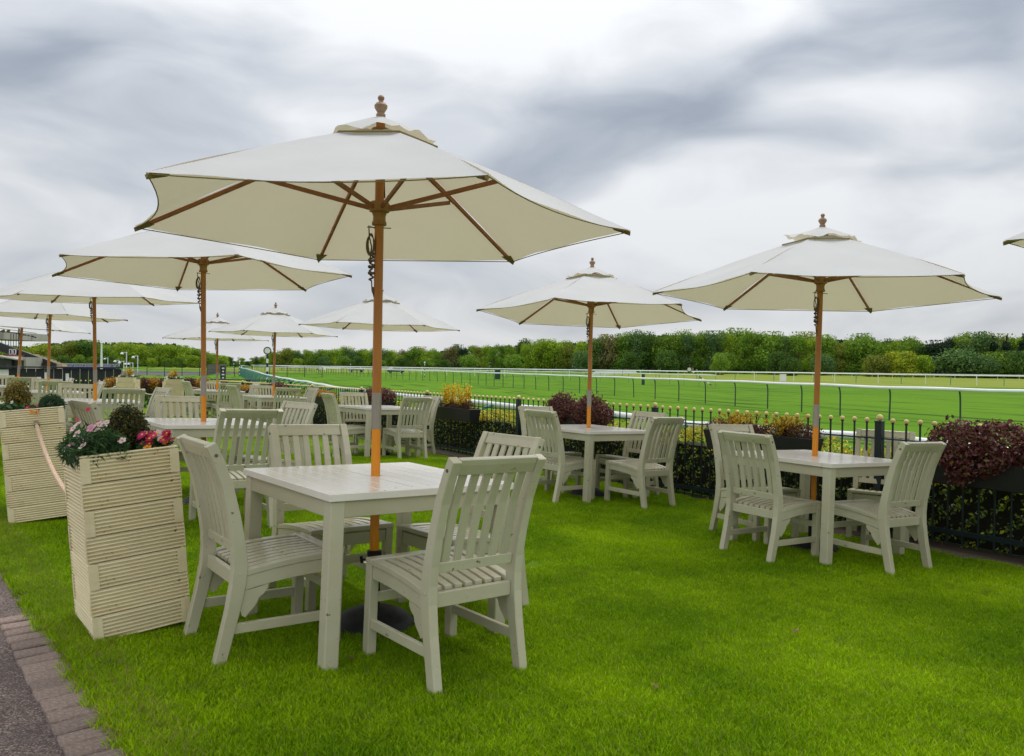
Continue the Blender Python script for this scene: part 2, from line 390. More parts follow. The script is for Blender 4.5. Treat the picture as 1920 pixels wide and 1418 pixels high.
# ------------------------------------------------------------------ grass blades on the lawn
def blade_patch(seed, n, size, hmin, hmax, dry=.05):
    r = np.random.default_rng(seed)
    rd = size*.56*np.sqrt(r.uniform(0, 1, n)); th_ = r.uniform(0, 6.283, n); px = rd*np.cos(th_); py = rd*np.sin(th_)
    h = r.uniform(hmin, hmax, n); a = r.uniform(0, 2*math.pi, n); w = r.uniform(.0014, .0026, n)*.85
    lean = r.uniform(.15, 1.0, n)*h; la = r.uniform(0, 2*math.pi, n)
    V = np.zeros((n, 5, 3)); ca, sa = np.cos(a)*w, np.sin(a)*w; lx, ly = np.cos(la)*lean, np.sin(la)*lean
    V[:, 0] = np.stack([px-ca, py-sa, np.zeros(n)-.004], 1); V[:, 1] = np.stack([px+ca, py+sa, np.zeros(n)-.004], 1)
    V[:, 2] = np.stack([px+ca*.8+lx*.35, py+sa*.8+ly*.35, h*.6], 1); V[:, 3] = np.stack([px-ca*.8+lx*.35, py-sa*.8+ly*.35, h*.6], 1)
    V[:, 4] = np.stack([px+lx, py+ly, h*.98], 1)
    base = np.arange(n)*5; F = [(b, b+1, b+2, b+3) for b in base] + [(b+3, b+2, b+4) for b in base]
    t = r.uniform(0, 1, n); yel = r.random(n) < dry
    ca_ = np.array(GR_A); cb = np.array(GR_B); cc = np.array((.24, .22, .07))
    C = ca_[None]*(1-t)[:, None] + cb[None]*t[:, None]; C[yel] = cc
    C = np.repeat(C*1.1, 5, 0); C = np.concatenate([C, np.ones((n*5, 1))], 1)
    me = bpy.data.meshes.new('grass_patch'); me.from_pydata(V.reshape(-1, 3).tolist(), [], F); me.update()
    at = me.color_attributes.new('Col', 'FLOAT_COLOR', 'POINT'); at.data.foreach_set('color', C.astype(np.float32).ravel())
    me.materials.append(GRASSM)
    return bpy.data.objects.new('grass_patch', me)
def f_grass(t, n, l, p):
    a = n.new('ShaderNodeAttribute'); a.attribute_name = 'Col'
    g = n.new('ShaderNodeNewGeometry'); b = gnoise(n, l, g.outputs['Position'], .9, 4); b2 = gnoise(n, l, g.outputs['Position'], 7, 3)
    c = gmix(n, l, gramp(n, l, b, [(.35, (0, 0, 0)), (.68, (1, 1, 1))]), gmix(n, l, 1.0, a.outputs['Color'], (.62, .72, .7), 'MULTIPLY'), gmix(n, l, 1.0, a.outputs['Color'], (1.42, 1.30, 1.2), 'MULTIPLY'))
    c = gmix(n, l, gramp(n, l, b2, [(.58, (0, 0, 0)), (.75, (.5, .5, .5))]), c, (.15, .21, .03))
    l.new(c, p.inputs['Base Color']); p.inputs['Roughness'].default_value = .6; p.inputs['Specular IOR Level'].default_value = .10
    tr = n.new('ShaderNodeBsdfTranslucent'); ms = n.new('ShaderNodeMixShader'); ms.inputs[0].default_value = .27
    l.new(c, tr.inputs[0]); l.new(p.outputs[0], ms.inputs[1]); l.new(tr.outputs[0], ms.inputs[2]); l.new(ms.outputs[0], n['Material Output'].inputs[0])
GRASSM = tex_ground('grass_blade', f_grass)
def grass_field(name, label, size, n, hmin, hmax, cells, seed, dry=.05):
    """one object: a cloud of points, each carrying a patch of blades"""
    patches = bpy.data.collections.new(name + '_patches')
    for i in range(4): patches.objects.link(blade_patch(seed+i, n, size*1.25, hmin, hmax, dry))
    V = [(x, y, z) for x, y, z in cells]
    me = bpy.data.meshes.new(name); me.from_pydata(V, [], []); me.update()
    o = bpy.data.objects.new(name, me); link(o); tag(o, label, 'grass', kind='stuff')
    ng = bpy.data.node_groups.new(name, 'GeometryNodeTree')
    ng.interface.new_socket('Geometry', in_out='INPUT', socket_type='NodeSocketGeometry'); ng.interface.new_socket('Geometry', in_out='OUTPUT', socket_type='NodeSocketGeometry')
    gi = ng.nodes.new('NodeGroupInput'); go = ng.nodes.new('NodeGroupOutput')
    m2p = ng.nodes.new('GeometryNodeMeshToPoints'); iop = ng.nodes.new('GeometryNodeInstanceOnPoints'); ci = ng.nodes.new('GeometryNodeCollectionInfo')
    ci.inputs['Collection'].default_value = patches; ci.inputs['Separate Children'].default_value = True; ci.inputs['Reset Children'].default_value = True
    rv = ng.nodes.new('FunctionNodeRandomValue'); rv.data_type = 'FLOAT_VECTOR'; rv.inputs[0].default_value = (0, 0, 0); rv.inputs[1].default_value = (0, 0, 6.283)
    iop.inputs['Pick Instance'].default_value = True
    k = ng.links.new
    k(gi.outputs[0], m2p.inputs[0]); k(m2p.outputs[0], iop.inputs['Points']); k(ci.outputs[0], iop.inputs['Instance']); k(rv.outputs[0], iop.inputs['Rotation']); k(iop.outputs[0], go.inputs[0])
    md = o.modifiers.new('grass', 'NODES'); md.node_group = ng
    return o
def inview(x, y, m=.25):
    return y > .7 and abs(x) < (.95*y + m + .6)
def cells(size, y0, y1):
    out = []
    nv = int(8/size)+2
    for i in range(nv):
        for j in range(-10, int(30/size)):
            u_ = -2 + (j+.5)*size*.98; v = pv(u_) + .035 + (i+.5)*size*.98
            if v > 6.50: continue
            x, y = xy(v, u_)
            if y0 <= y < y1 and inview(x, y, size): out.append((x + random.uniform(-.02, .02), y, gz(x, y)))
    return out
grass_field('lawn_grass', 'short bright green mown grass of the terrace lawn in the foreground', .25, 5200, .011, .034, cells(.25, .7, 5.2), 10)
grass_field('lawn_grass', 'short bright green mown grass of the terrace lawn beyond the nearest table', .5, 9500, .013, .036, cells(.5, 5.2, 11.5), 20)
# long tufts along the path edge
edge = []
for k in range(620):
    u_ = -1.4 + (k//4)*.06 + random.uniform(-.03, .03); x, y = xy(pv(u_) + .02 + (k % 4)*.05 + random.uniform(-.02, .02), u_)
    if y > 1.2: edge.append((x, y, gz(x, y)-.006))
grass_field('verge_grass', 'ragged longer grass leaning over the edge of the path', .09, 150, .02, .05, edge, 40, .30)

# ------------------------------------------------------------------ leaves and shrubs
def leaf_arrays(C, D, size, elong=1.7, seed=0, fold=.15, jitter=.8):
    """C centres, D preferred facing; returns verts (n*4), faces"""
    r = np.random.default_rng(seed); n = len(C)
    Nn = D + r.normal(0, jitter, (n, 3)); Nn /= np.linalg.norm(Nn, axis=1)[:, None]
    A = r.normal(0, 1, (n, 3)); A[:, 2] += .4; A -= Nn*(A*Nn).sum(1)[:, None]; A /= np.linalg.norm(A, axis=1)[:, None]
    B = np.cross(Nn, A); s = (size*r.uniform(.65, 1.25, n))[:, None]
    V = np.zeros((n, 4, 3)); V[:, 0] = C - A*s*.5; V[:, 1] = C + B*s*.5/elong + Nn*s*fold; V[:, 2] = C + A*s*.55; V[:, 3] = C - B*s*.5/elong + Nn*s*fold
    return V
def leaf_mesh(name, V, Cc, m, parent=None, loc=None):
    n = len(V); base = np.arange(n)*4
    F = np.stack([base, base+1, base+2, base, base+2, base+3], 1).reshape(-1, 3)
    cols = np.concatenate([np.repeat(Cc, 4, 0), np.ones((n*4, 1))], 1)
    return mesh_obj(name, V.reshape(-1, 3).tolist(), F.tolist(), m, parent, loc=loc, cols=cols)
def pick(cols, w, n, r, j=.18):
    cols = np.array(cols); idx = r.choice(len(cols), n, p=np.array(w)/sum(w)); c = cols[idx] * r.uniform(1-j, 1+j, (n, 1)); return np.clip(c, 0, 1)
def lobes_points(lobes, n, r, inner=.55):
    """points spread through a few overlapping ellipsoids; returns centres and outward directions"""
    w = np.array([l_[3]*l_[4]*l_[5] for l_ in lobes])**.67; idx = r.choice(len(lobes), n, p=w/w.sum()); Lb = np.array(lobes)[idx]
    d = r.normal(0, 1, (n, 3)); d /= np.linalg.norm(d, axis=1)[:, None]
    rad = r.uniform(inner, 1.0, n)**.6; rad = np.where(r.random(n) < .09, r.uniform(1.0, 1.22, n), rad); P = Lb[:, :3] + d*Lb[:, 3:6]*rad[:, None]; return P, d
PURPLE = ([(.105, .020, .022), (.16, .042, .040), (.22, .10, .095), (.07, .026, .015), (.22, .15, .035)], [4, 4, 2.5, 2.5, 1.2])
REDHEATH = ([(.10, .030, .018), (.14, .045, .025), (.07, .030, .015), (.10, .075, .02)], [4, 3, 3, 1])
YELLOW = ([(.62, .40, .025), (.70, .50, .04), (.45, .27, .02), (.25, .22, .03)], [4, 3, 2, 1])
ORANGE = ([(.52, .26, .03), (.60, .36, .04), (.34, .15, .02), (.20, .15, .03)], [4, 3, 2, 1])
GREEN = ([(.03, .085, .02), (.05, .13, .03), (.02, .05, .015), (.09, .17, .04)], [3, 3, 2, 1])
HEDGEC = ([(.10, .18, .018), (.22, .31, .03), (.04, .075, .012), (.42, .45, .035)], [4, 3.5, 2.5, 1.6])
def shrub(name, label, cat, group, loc, rot, lobes, n, size, pal, seed, elong=1.7, stems=True, inner=.5):
    r = np.random.default_rng(seed)
    t = empty(name, Matrix.Translation(loc) @ Matrix.Rotation(rot, 4, 'Z'), label, cat, group)
    P, d = lobes_points(lobes, n, r, inner)
    leaf_mesh('foliage', leaf_arrays(P, d, size, elong, seed+1), pick(*pal, n, r), LEAF, t)
    if stems:
        m = MB()
        for l_ in lobes:
            for k in range(4):
                a = (l_[0]*.6 + r.uniform(-.05, .05), l_[1]*.6 + r.uniform(-.03, .03), -.02)
                b = (l_[0] + r.uniform(-.5, .5)*l_[3], l_[1] + r.uniform(-.5, .5)*l_[4], l_[2] + l_[5]*.5)
                m.tube([a, ((a[0]+b[0])/2 + .01, (a[1]+b[1])/2, (a[2]+b[2])/2), b], [.006, .004, .002], 5)
        m.build('stems', BARK, t)
    return t
def sprigs(parent, pts, h, n_leaf, size, pal, seed, spread=.06):
    """upright arching sprays covered in small bright leaves"""
    r = np.random.default_rng(seed); P = []; m = MB()
    for x, y, z in pts:
        a = r.uniform(0, 6.28); sp = r.uniform(.2, 1)*spread; hh_ = h*r.uniform(.6, 1.0)
        q = [(x + math.cos(a)*sp*t*t, y + math.sin(a)*sp*t*t, z + hh_*t) for t in np.linspace(0, 1, 5)]; m.tube(q, .0025, 4)
        for k in range(n_leaf):
            t = r.uniform(.25, 1.02); P.append((x + math.cos(a)*sp*t*t + r.normal(0, .014), y + math.sin(a)*sp*t*t + r.normal(0, .014), z + hh_*t + r.normal(0, .008)))
    P = np.array(P); D = r.normal(0, 1, P.shape); D[:, 2] += .6
    leaf_mesh('blossom', leaf_arrays(P, D, size, 1.5, seed+3), pick(*pal, len(P), r), LEAF, parent)
    m.build('stems', BARK, parent)

# ------------------------------------------------------------------ chairs
CW, CD, CT, CH = .442, .52, .08, .929      # leg spacing, depth, lean, height (centre lines)
BACKC = [(0, 0), (.022, .10), (.048, .22), (.068, .34), (.072, .42), (.064, .50), (.040, .62), (.004, .76), (-.040, .87), (-.072, .935)]
def back_x(z):
    for (x0, z0), (x1, z1) in zip(BACKC, BACKC[1:]):
        if z <= z1: return x0 + (x1-x0)*(z-z0)/(z1-z0)
    return BACKC[-1][0]
def strip_profile(pts, th):
    """closed outline of thickness th round a centre line in XZ"""
    up, dn = [], []
    for i, (x, z) in enumerate(pts):
        a = pts[max(i-1, 0)]; b = pts[min(i+1, len(pts)-1)]; d = Vector((b[0]-a[0], b[1]-a[1])).normalized(); t = th[i] if isinstance(th, list) else th
        up.append((x - d.y*t/2, z + d.x*t/2)); dn.append((x + d.y*t/2, z - d.x*t/2))
    return up + dn[::-1]
def seat_z(x): return .424 - .040*max(0, (CD - .05 - x)/(CD - .14))**1.9
def make_chair():
    t = empty('garden_chair')
    w = CW/2
    for s in (1, -1):
        m = MB(); m.prism(strip_profile(BACKC, [.050, .052, .056, .062, .064, .058, .052, .048, .045, .044]), s*w-.0215, s*w+.0215); m.build('leg', PAINT, t, .003)
        m = MB(); m.box((CD, s*w, .208), (.046, .044, .416)); m.build('leg', PAINT, t, .003)
        # side rail following the seat, and stretcher
        xs = np.linspace(.098, CD-.024, 7); top = [(x, seat_z(x) - .0135) for x in xs]
        m = MB(); m.prism(top + [(x, z-.060) for x, z in top[::-1]], s*w-.013, s*w+.013); m.build('side_rail', PAINT, t, .002)
        xe = [(back_x(.15)+.024, .13), (back_x(.15)+.024, .172), (CD-.022, .172), (CD-.022, .13)]
        m = MB(); m.prism(xe, s*w-.011, s*w+.011); m.build('stretcher', PAINT, t, .002)
        br = [(.092, .310), (.150, .318), (.198, .328), (.196, .308), (.182, .288), (.160, .274), (.152, .252), (.138, .232), (.120, .215), (.103, .194), (.088, .204), (.080, .228)]
        m = MB(); m.prism(br, s*w-.011, s*w+.011); m.build('bracket', PAINT, t, .0015)
        # bolts
        m = MB(); m.tube([(back_x(.89)+.0, s*(w+.019), .89), (back_x(.89), s*(w+.0235), .89)], .0075, 10); m.build('bolt', STEELD, t)
        m = MB(); m.tube([(.07, s*(w+.019), .385), (.07, s*(w+.0235), .385)], .006, 10); m.build('bolt', PAINT, t)
    # rails between the legs
    m = MB(); m.box((back_x(.385)+.004, 0, .352), (.024, CW-.046, .060)); m.build('rear_rail', PAINT, t, .002)
    m = MB(); m.box((CD+.004, 0, .374), (.024, CW-.047, .064)); m.build('front_rail', PAINT, t, .002)
    m = MB(); m.box((CD-.002, 0, .262), (.020, CW-.047, .042)); m.build('stretcher', PAINT, t, .002)
    pz = [.874, .892, .915, .938]; m = MB(); m.prism(strip_profile([(back_x(min(z, .93)), z) for z in pz], .026), -w+.022, w-.022); m.build('top_rail', PAINT, t, .003)
    pz = [.462, .482, .505]; m = MB(); m.prism(strip_profile([(back_x(z)+.006, z) for z in pz], .022), -w+.022, w-.022); m.build('lower_rail', PAINT, t, .002)
    inner = CW-.045; sw = .037; gap = (inner - 6*sw)/7
    zs = [.503, .58, .66, .74, .80, .877]
    m = MB(); m.prism(strip_profile([(back_x(z)+.004, z) for z in zs], .013), -sw/2, sw/2); first = m.build('back_slat', PAINT, t, .0015)
    for k in range(6):
        o_ = first if k == 0 else first.copy()
        if k: link(o_, t)
        o_.location.y = -inner/2 + gap + sw/2 + k*(sw+gap)
    # seat: slats front to back, closed by side and front boards
    xs = np.linspace(.100, CD-.028, 8); dish = seat_z
    m = MB(); m.prism([(x, dish(x)+.009) for x in xs] + [(x, dish(x)-.009) for x in xs[::-1]], -.0185, .0185); first = m.build('seat_slat', PAINT, t, .0015)
    for k in range(7):
        o_ = first if k == 0 else first.copy()
        if k: link(o_, t)
        o_.location.y = (k-3)*.0525
    for s in (1, -1):
        xs2 = np.linspace(.098, CD-.026, 8); m = MB(); m.prism([(x, dish(x)+.012) for x in xs2] + [(x, dish(x)-.013) for x in xs2[::-1]], s*(w-.004)-.0215, s*(w-.004)+.0255 if s > 0 else s*(w-.004)+.0215); m.build('seat_edge', PAINT, t, .002)
    m = MB(); m.box((CD-.001, 0, .427), (.052, CW+.048, .024)); m.build('seat_front', PAINT, t, .004)
    return t
STEELD = mat('dull_bolt', (.16, .12, .07), .5, metal=.6)
chair0 = make_chair()
TABLES = {
'T1': (-0.694, 3.886, 39.1, [(-0.118, 3.197, 129.9), (-1.353, 3.434, 37.3), (-1.194, 4.572, -50.3), (-0.070, 4.456, 223.2)]),
'T3': (2.444, 6.278, 31.6, [(2.850, 5.544, 120.4), (1.757, 5.810, 33.0), (1.974, 6.958, -62.8), (3.367, 7.073, 241.0)]),
'T2': (0.856, 8.654, 38.3, [(1.516, 7.951, 129.7), (0.315, 8.126, 38.1), (0.296, 9.291, -55.7), (1.521, 9.008, 218.7)]),
'T4': (-2.782, 7.056, 38.8, [(-2.037, 5.946, 129.3), (-3.332, 6.113, 47.4), (-3.368, 7.885, -51.5), (-2.118, 7.497, 232.8)]),
'T6': (-5.610, 10.519, 36.0, [(-4.985, 9.957, 124.1), (-6.290, 10.025, 36.0), (-6.253, 11.191, -55.1), (-5.024, 11.053, 226.6)]),
'T9': (-2.102, 12.319, 39.8, [(-1.471, 11.694, 126.5), (-2.751, 11.790, 32.8), (-2.635, 12.968, -53.3), (-1.393, 12.832, 219.8)]),
'T10': (-4.794, 15.707, 36.0, [(-4.344, 15.002, 123.1), (-5.434, 15.218, 40.0), (-5.266, 16.373, -56.5), (-4.202, 16.163, 219.6)]),
'T11': (-7.019, 18.596, 36.0, [(-6.504, 17.896, 125.4), (-7.548, 18.148, 41.0), (-7.465, 19.288, -51.6), (-6.340, 19.090, 216.0)]),
'T7': (-7.928, 13.345, 36.0, [(-7.482, 12.749, 126.5), (-8.608, 12.851, 36.0), (-8.420, 14.095, -54.4), (-7.376, 13.846, 218.1)]),
'T8': (-9.795, 15.480, 36.0, [(-9.381, 14.867, 134.8), None, (-10.539, 16.053, -51.0), (-9.115, 15.973, 216.0)]),
}
TNAME = {'T1': 'nearest table', 'T3': 'far right table by the fence', 'T2': 'middle fence table',
 'T4': 'table behind the nearer planter', 'T6': 'third table of the left row', 'T9': 'table beside the yellow blossom trough',
 'T10': 'table by the winning post', 'T11': 'farthest fence row table', 'T7': 'fourth table of the left row', 'T8': 'left edge table'}
SIDE = ['back to camera, right front of', 'seen side-on, left front of', 'facing camera, behind', 'right rear side of']
SIDE_X = {('T1', 0): 'big foreground chair, open slatted back to the camera, right of the nearest table leg',
          ('T1', 1): 'foreground chair seen side-on between the cream planter and the nearest table'}
# ---- tables
def make_table():
    t = empty('garden_table')
    S = .98; h = .75; th = .032
    fw = .075; inner = S - 2*fw; n = 11; gap = .0048; bw = (S - (n-1)*gap)/n
    m = MB(); m.box((0, 0, h - th/2), (bw, inner-.004, th)); first = m.build('board', TOPM, t, .0018)
    mid = n//2
    for k in range(n):
        x = -S/2 + bw/2 + k*(bw+gap)
        if k == mid: continue
        o_ = first if k == 0 else first.copy()
        if k: link(o_, t)
        o_.location.x = x
    # the middle board is cut round the pole: two halves
    hl = inner/2 - .002; m = MB()
    for s_ in (1, -1): m.box((0, s_*(.0236 + (hl-.0236)/2), h - th/2), (bw, hl-.0236, th)); m.box((s_*(.0236 + (bw/2-.0236)/2), 0, h - th/2), (bw/2-.0236, .0472, th))
    m.build('board', TOPM, t)
    m = MB(); m.box((0, 0, h-th/2), (S, fw-.001, th)); first = m.build('end_board', TOPM, t, .002); first.location.y = S/2 - fw/2
    o_ = first.copy(); link(o_, t); o_.location.y = -(S/2 - fw/2)
    a = S/2 - .028; m = MB()
    m.box((0, a, h-th-.036), (2*a-.062, .024, .072)); first = m.build('apron', PAINT, t, .002)
    for k in range(1, 4): o_ = first.copy(); link(o_, t); o_.rotation_euler = (0, 0, k*math.pi/2)
    m = MB(); m.box((0, 0, (h-th)/2 - .005), (.066, .066, h-th+.01-.001)); first = m.build('leg', PAINT, t, .004)
    for k, (sx, sy) in enumerate(((1, 1), (1, -1), (-1, 1), (-1, -1))):
        o_ = first if k == 0 else first.copy()
        if k: link(o_, t)
        o_.location = (sx*(a-.016), sy*(a-.016), 0)
    m = MB(); m.box((0, 0, h-th-.0125), (2*a-.12, .05, .025)); m.build('under_bearer', JOINT, t)
    return t
table0 = make_table()
usedT = usedC = False
for key, (tx, ty, ta, chs) in TABLES.items():
    tb = table0 if not usedT else copy_tree(table0); usedT = True
    tb.matrix_world = gframe(tx, ty, R(ta)); tag(tb, 'square slatted pale garden table, the ' + TNAME[key] + (', glossy with open board joints' if key == 'T1' else ''), 'table', 'square garden tables under the parasols')
    for i, c in enumerate(chs):
        if c is None: continue
        ch = chair0 if not usedC else copy_tree(chair0); usedC = True
        ch.matrix_world = gframe(c[0], c[1], R(c[2]))
        tag(ch, SIDE_X.get((key, i), 'slatted chair, ' + SIDE[i] + ' ' + TNAME[key]), 'chair', 'slatted chairs set round the garden tables')

# ------------------------------------------------------------------ parasols
def make_umbrella(Rc, drop, rot, ztip, zbase_pole=.0, seed=1, vent_kick=0.0, sleeve=True):
    """all heights above the ground at the pole; ztip height of the rib tips"""
    r = random.Random(seed)
    t = empty('parasol')
    ztop = ztip + drop
    ribz = lambda f: ztop - drop*(.90*f + .10*f*f)      # f = radius / Rc
    ang = [rot + k*math.pi/3 for k in range(6)]
    # canopy: six panels, edges bowed inwards
    NR, NT = 16, 16; V = []; F = []
    f0 = .085
    for k in range(6):
        a0, a1 = ang[k], ang[k]+math.pi/3; base = len(V)
        for i in range(NR+1):
            f = f0 + (1-f0)*i/NR
            for j in range(NT+1):
                s = j/NT; p0 = Vector((math.cos(a0), math.sin(a0))) * f*Rc; p1 = Vector((math.cos(a1), math.sin(a1))) * f*Rc
                p = p0.lerp(p1, s); bow = 1 - .065*4*s*(1-s)*f**2
                z = ribz(f) - .018*4*s*(1-s)*math.sin(math.pi*min(1, f)) - .010*4*s*(1-s)*f + .0035*math.sin(11*s + 5*f*f + k*1.7 + seed)*f + .0022*math.sin(31*s*(1-s) + 13*f + k*2.3 + seed)*math.sin(math.pi*s) + .004*math.exp(-((s-.06)*18)**2)*math.sin(26*f+k)*.5
                V.append((p.x*bow, p.y*bow, z))
        for i in range(NR):
            for j in range(NT):
                a = base + i*(NT+1)+j; F.append((a, a+1, a+NT+2, a+NT+1))
    cnp = mesh_obj('canopy', V, F, CANVAS, t, smooth=False)
    bm = bmesh.new(); bm.from_mesh(cnp.data); bmesh.ops.remove_doubles(bm, verts=bm.verts, dist=.0005); bmesh.ops.recalc_face_normals(bm, faces=bm.faces)
    if sum(f.normal.z for f in bm.faces) < 0: bmesh.ops.reverse_faces(bm, faces=bm.faces)
    bm.to_mesh(cnp.data); bm.free(); cnp.data.polygons.foreach_set('use_smooth', [True]*len(cnp.data.polygons)); cnp.data.set_sharp_from_angle(angle=R(9))
    # hem, and pockets at the tips
    hm = MB()
    for k in range(6):
        pts = []
        for j in range(11):
            s = j/10; p = Vector((math.cos(ang[k]), math.sin(ang[k]))).lerp(Vector((math.cos(ang[k]+math.pi/3), math.sin(ang[k]+math.pi/3))), s)*Rc*.9965*(1-.065*4*s*(1-s)); pts.append((p.x, p.y, ribz(1) - .010*4*s*(1-s) - .0055))
        hm.tube(pts, .0026, 5)
    hm.build('hem', CANVAS_EDGE, cnp)
    for k in range(6):
        d = Vector((math.cos(ang[k]), math.sin(ang[k]), 0)); q = Vector((-d.y, d.x, 0)); m = MB()
        a = d*Rc*.997; b = d*Rc*.93
        v = [tuple(a + q*.012 + Vector((0, 0, ribz(1)-.007))), tuple(a - q*.012 + Vector((0, 0, ribz(1)-.007))), tuple(b - q*.036 + Vector((0, 0, ribz(.93)-.020))), tuple(b + q*.036 + Vector((0, 0, ribz(.93)-.020))),
             tuple(a + Vector((0, 0, ribz(1)-.026))), tuple(b + Vector((0, 0, ribz(.93)-.036)))]
        m.add(v, [(0, 1, 2, 3), (0, 4, 1), (1, 4, 5, 2), (3, 5, 4, 0), (2, 5, 3)]); m.build('tip_pocket', CANVAS_EDGE, t)
    # vent cap
    V = []; F = []; NR2, NT2 = 5, 8; Rv = .285*(Rc/1.25)
    for k in range(6):
        base = len(V); a0 = ang[k] + r.uniform(-.1, .1)*0
        for i in range(NR2+1):
            f = .10 + .90*i/NR2
            for j in range(NT2+1):
                s = j/NT2; p = Vector((math.cos(a0), math.sin(a0))).lerp(Vector((math.cos(a0+math.pi/3), math.sin(a0+math.pi/3))), s)*Rv*f
                wv = (math.sin(2*math.pi*s*1.5 + k*1.7 + seed)*.018*math.sin(math.pi*s))*f*f
                kick = vent_kick * max(0, math.cos(a0 + s*math.pi/3 - (rot+2.8)))**2 * f**3
                V.append((p.x, p.y, ztop + .052 + wv + kick - (.112*f + .012*f*f)))
        for i in range(NR2):
            for j in range(NT2):
                a = base+i*(NT2+1)+j; F.append((a, a+1, a+NT2+2, a+NT2+1))
    vc = mesh_obj('vent_cap', V, F, CANVAS, t, smooth=True)
    bm = bmesh.new(); bm.from_mesh(vc.data); bmesh.ops.remove_doubles(bm, verts=bm.verts, dist=.0005); bmesh.ops.recalc_face_normals(bm, faces=bm.faces); bm.to_mesh(vc.data); bm.free()
    m = MB()
    for k in range(6):
        p = [(math.cos(ang[k])*Rv*(1-s) + math.cos(ang[k]+math.pi/3)*Rv*s, math.sin(ang[k])*Rv*(1-s) + math.sin(ang[k]+math.pi/3)*Rv*s, ribz(Rv/Rc)+.006 - .010*4*s*(1-s)*0) for s in (0, .33, .66, 1)]
        m.tube(p, .005, 5)
    m.build('vent_seam', CANVAS_EDGE, vc)
    # finial
    zf = ztop + .050
    m = MB(); m.lathe([(r_*.92, z_*.84 - .03*(z_ == 0)) for r_, z_ in [(.022, 0), (.026, .010), (.018, .018), (.024, .030), (.034, .048), (.036, .062), (.026, .076), (.013, .084), (.012, .092), (.017, .100), (.0185, .110), (.013, .120), (.002, .126)]], 16, (0, 0, zf)); m.build('finial', FINW, t, smooth=True)
    # pole, sleeve, runner
    zr = ztip + .105*(Rc/1.29)            # runner centre
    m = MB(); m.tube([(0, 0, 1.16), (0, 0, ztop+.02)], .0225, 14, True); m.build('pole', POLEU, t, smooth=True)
    m = MB(); m.tube([(0, 0, .30), (0, 0, .99)], .0225, 14, True); m.build('pole', POLEW, t, smooth=True)
    m = MB(); m.tube([(0, 0, .985), (0, 0, 1.165)], .0243, 14, True); m.box((.0, -.0245, 1.08), (.006, .004, .16)); m.build('sleeve', STEEL, t, smooth=True)
    m = MB(); m.lathe([(.024, -.085), (.036, -.085), (.037, -.072), (.032, -.066), (.031, -.040), (.036, -.030), (.034, -.024), (.050, -.018), (.052, .018), (.044, .030), (.024, .032)], 18, (0, 0, zr)); m.build('runner', RUNW, t, smooth=True)
    m = MB(); m.lathe([(.024, -.03), (.045, -.03), (.045, .02), (.024, .02)], 16, (0, 0, ztop-.035)); m.build('crown_hub', RUNW, t, smooth=True)
    for k in range(6):
        d = Vector((math.cos(ang[k]), math.sin(ang[k]), 0))
        m = MB(); a = d*.04 + Vector((0, 0, ribz(.03)-.022)); b = d*Rc*.5 + Vector((0, 0, ribz(.5)-.020)); c = d*Rc*.985 + Vector((0, 0, ribz(.985)-.016))
        m.bar(a, b, .016, .024); m.bar(b, c, .015, .020); m.build('rib', RIBW, t, .002)
        q = Vector((-d.y, d.x, 0))*.013
        m = MB(); m.bar(d*.045 + Vector((0, 0, zr)) + q*0, d*Rc*.47 + Vector((0, 0, ribz(.47)-.040)) + q*.8, .014, .022); m.build('strut', RIBW, t, .002)
    # pulley cord tied in a bundle, and locking pin
    m = MB(); a = rot + 3.5; ox, oy = -.034, -.012
    pts = [(.012, .02, ztop-.1), (.026, 0, zr+.05)]; m.tube(pts, .003, 5); m.build('pull_cord', CORDM, t); m = MB()
    zz = zr - .11; K = 1.05
    m.tube([(-.02, 0, zz+.01), (ox-.014*K, oy, zz+.02), (ox-.012*K, oy, zz-.03*K), (ox, oy, zz-.08*K), (ox-.008, oy, zz-.15*K)], .0036, 5)
    for k in range(4): m.tube([(ox - .004 + .013*K*math.cos(w_)*(1+.15*k), oy - .004*k, zz - .065*K - .048*K*math.sin(w_) - .004*k) for w_ in np.linspace(0, 6.28, 14)], .0034, 5)
    m.tube([(ox + .007*K*math.cos(w_*4.3) + .004*math.sin(w_*1.7), oy + .008*math.sin(w_*5), zz - .11*K - .013*K*w_) for w_ in np.linspace(0, 6.28*1.6, 46)], .0048, 5)
    for k in range(4): m.tube([(ox + .013*K*math.cos(w_), oy + .009*math.sin(w_), zz - .115*K - .03*K*k + .004*math.sin(w_*2)) for w_ in np.linspace(0, 6.28, 12)], .005, 5)
    m.tube([(ox+.002, oy, zz-.24*K), (ox+.006, oy-.002, zz-.29*K), (ox+.016, oy, zz-.32*K), (ox+.010, oy, zz-.27*K)], .0034, 5)
    m.build('cord', CORDM, t)
    m = MB(); m.tube([(-.06, 0, zr-.095), (.06, -.004, zr-.10)], .0028, 6); m.build('locking_pin', STEELD, t)
    # weighted base
    m = MB(); m.lathe([(.031, .06), (.031, .352), (.036, .354), (.036, .378), (.030, .380)], 16); m.tube([(-.034, -.01, .335), (-.062, -.018, .335)], .005, 6); m.tube([(-.058, -.017, .318), (-.062, -.018, .352)], .008, 6); m.build('base_tube', BLACKP, t, smooth=True)
    m = MB(); m.lathe([(.205, -.02), (.208, .012), (.198, .030), (.165, .060), (.11, .084), (.06, .096), (.034, .10), (.03, .10)], 28); m.build('base_weight', BLACKP, t, smooth=True)
    return t
RUNW = mat('runner_wood', (.38, .19, .05), .5, var=(.28, .13, .03), var_scale=12)
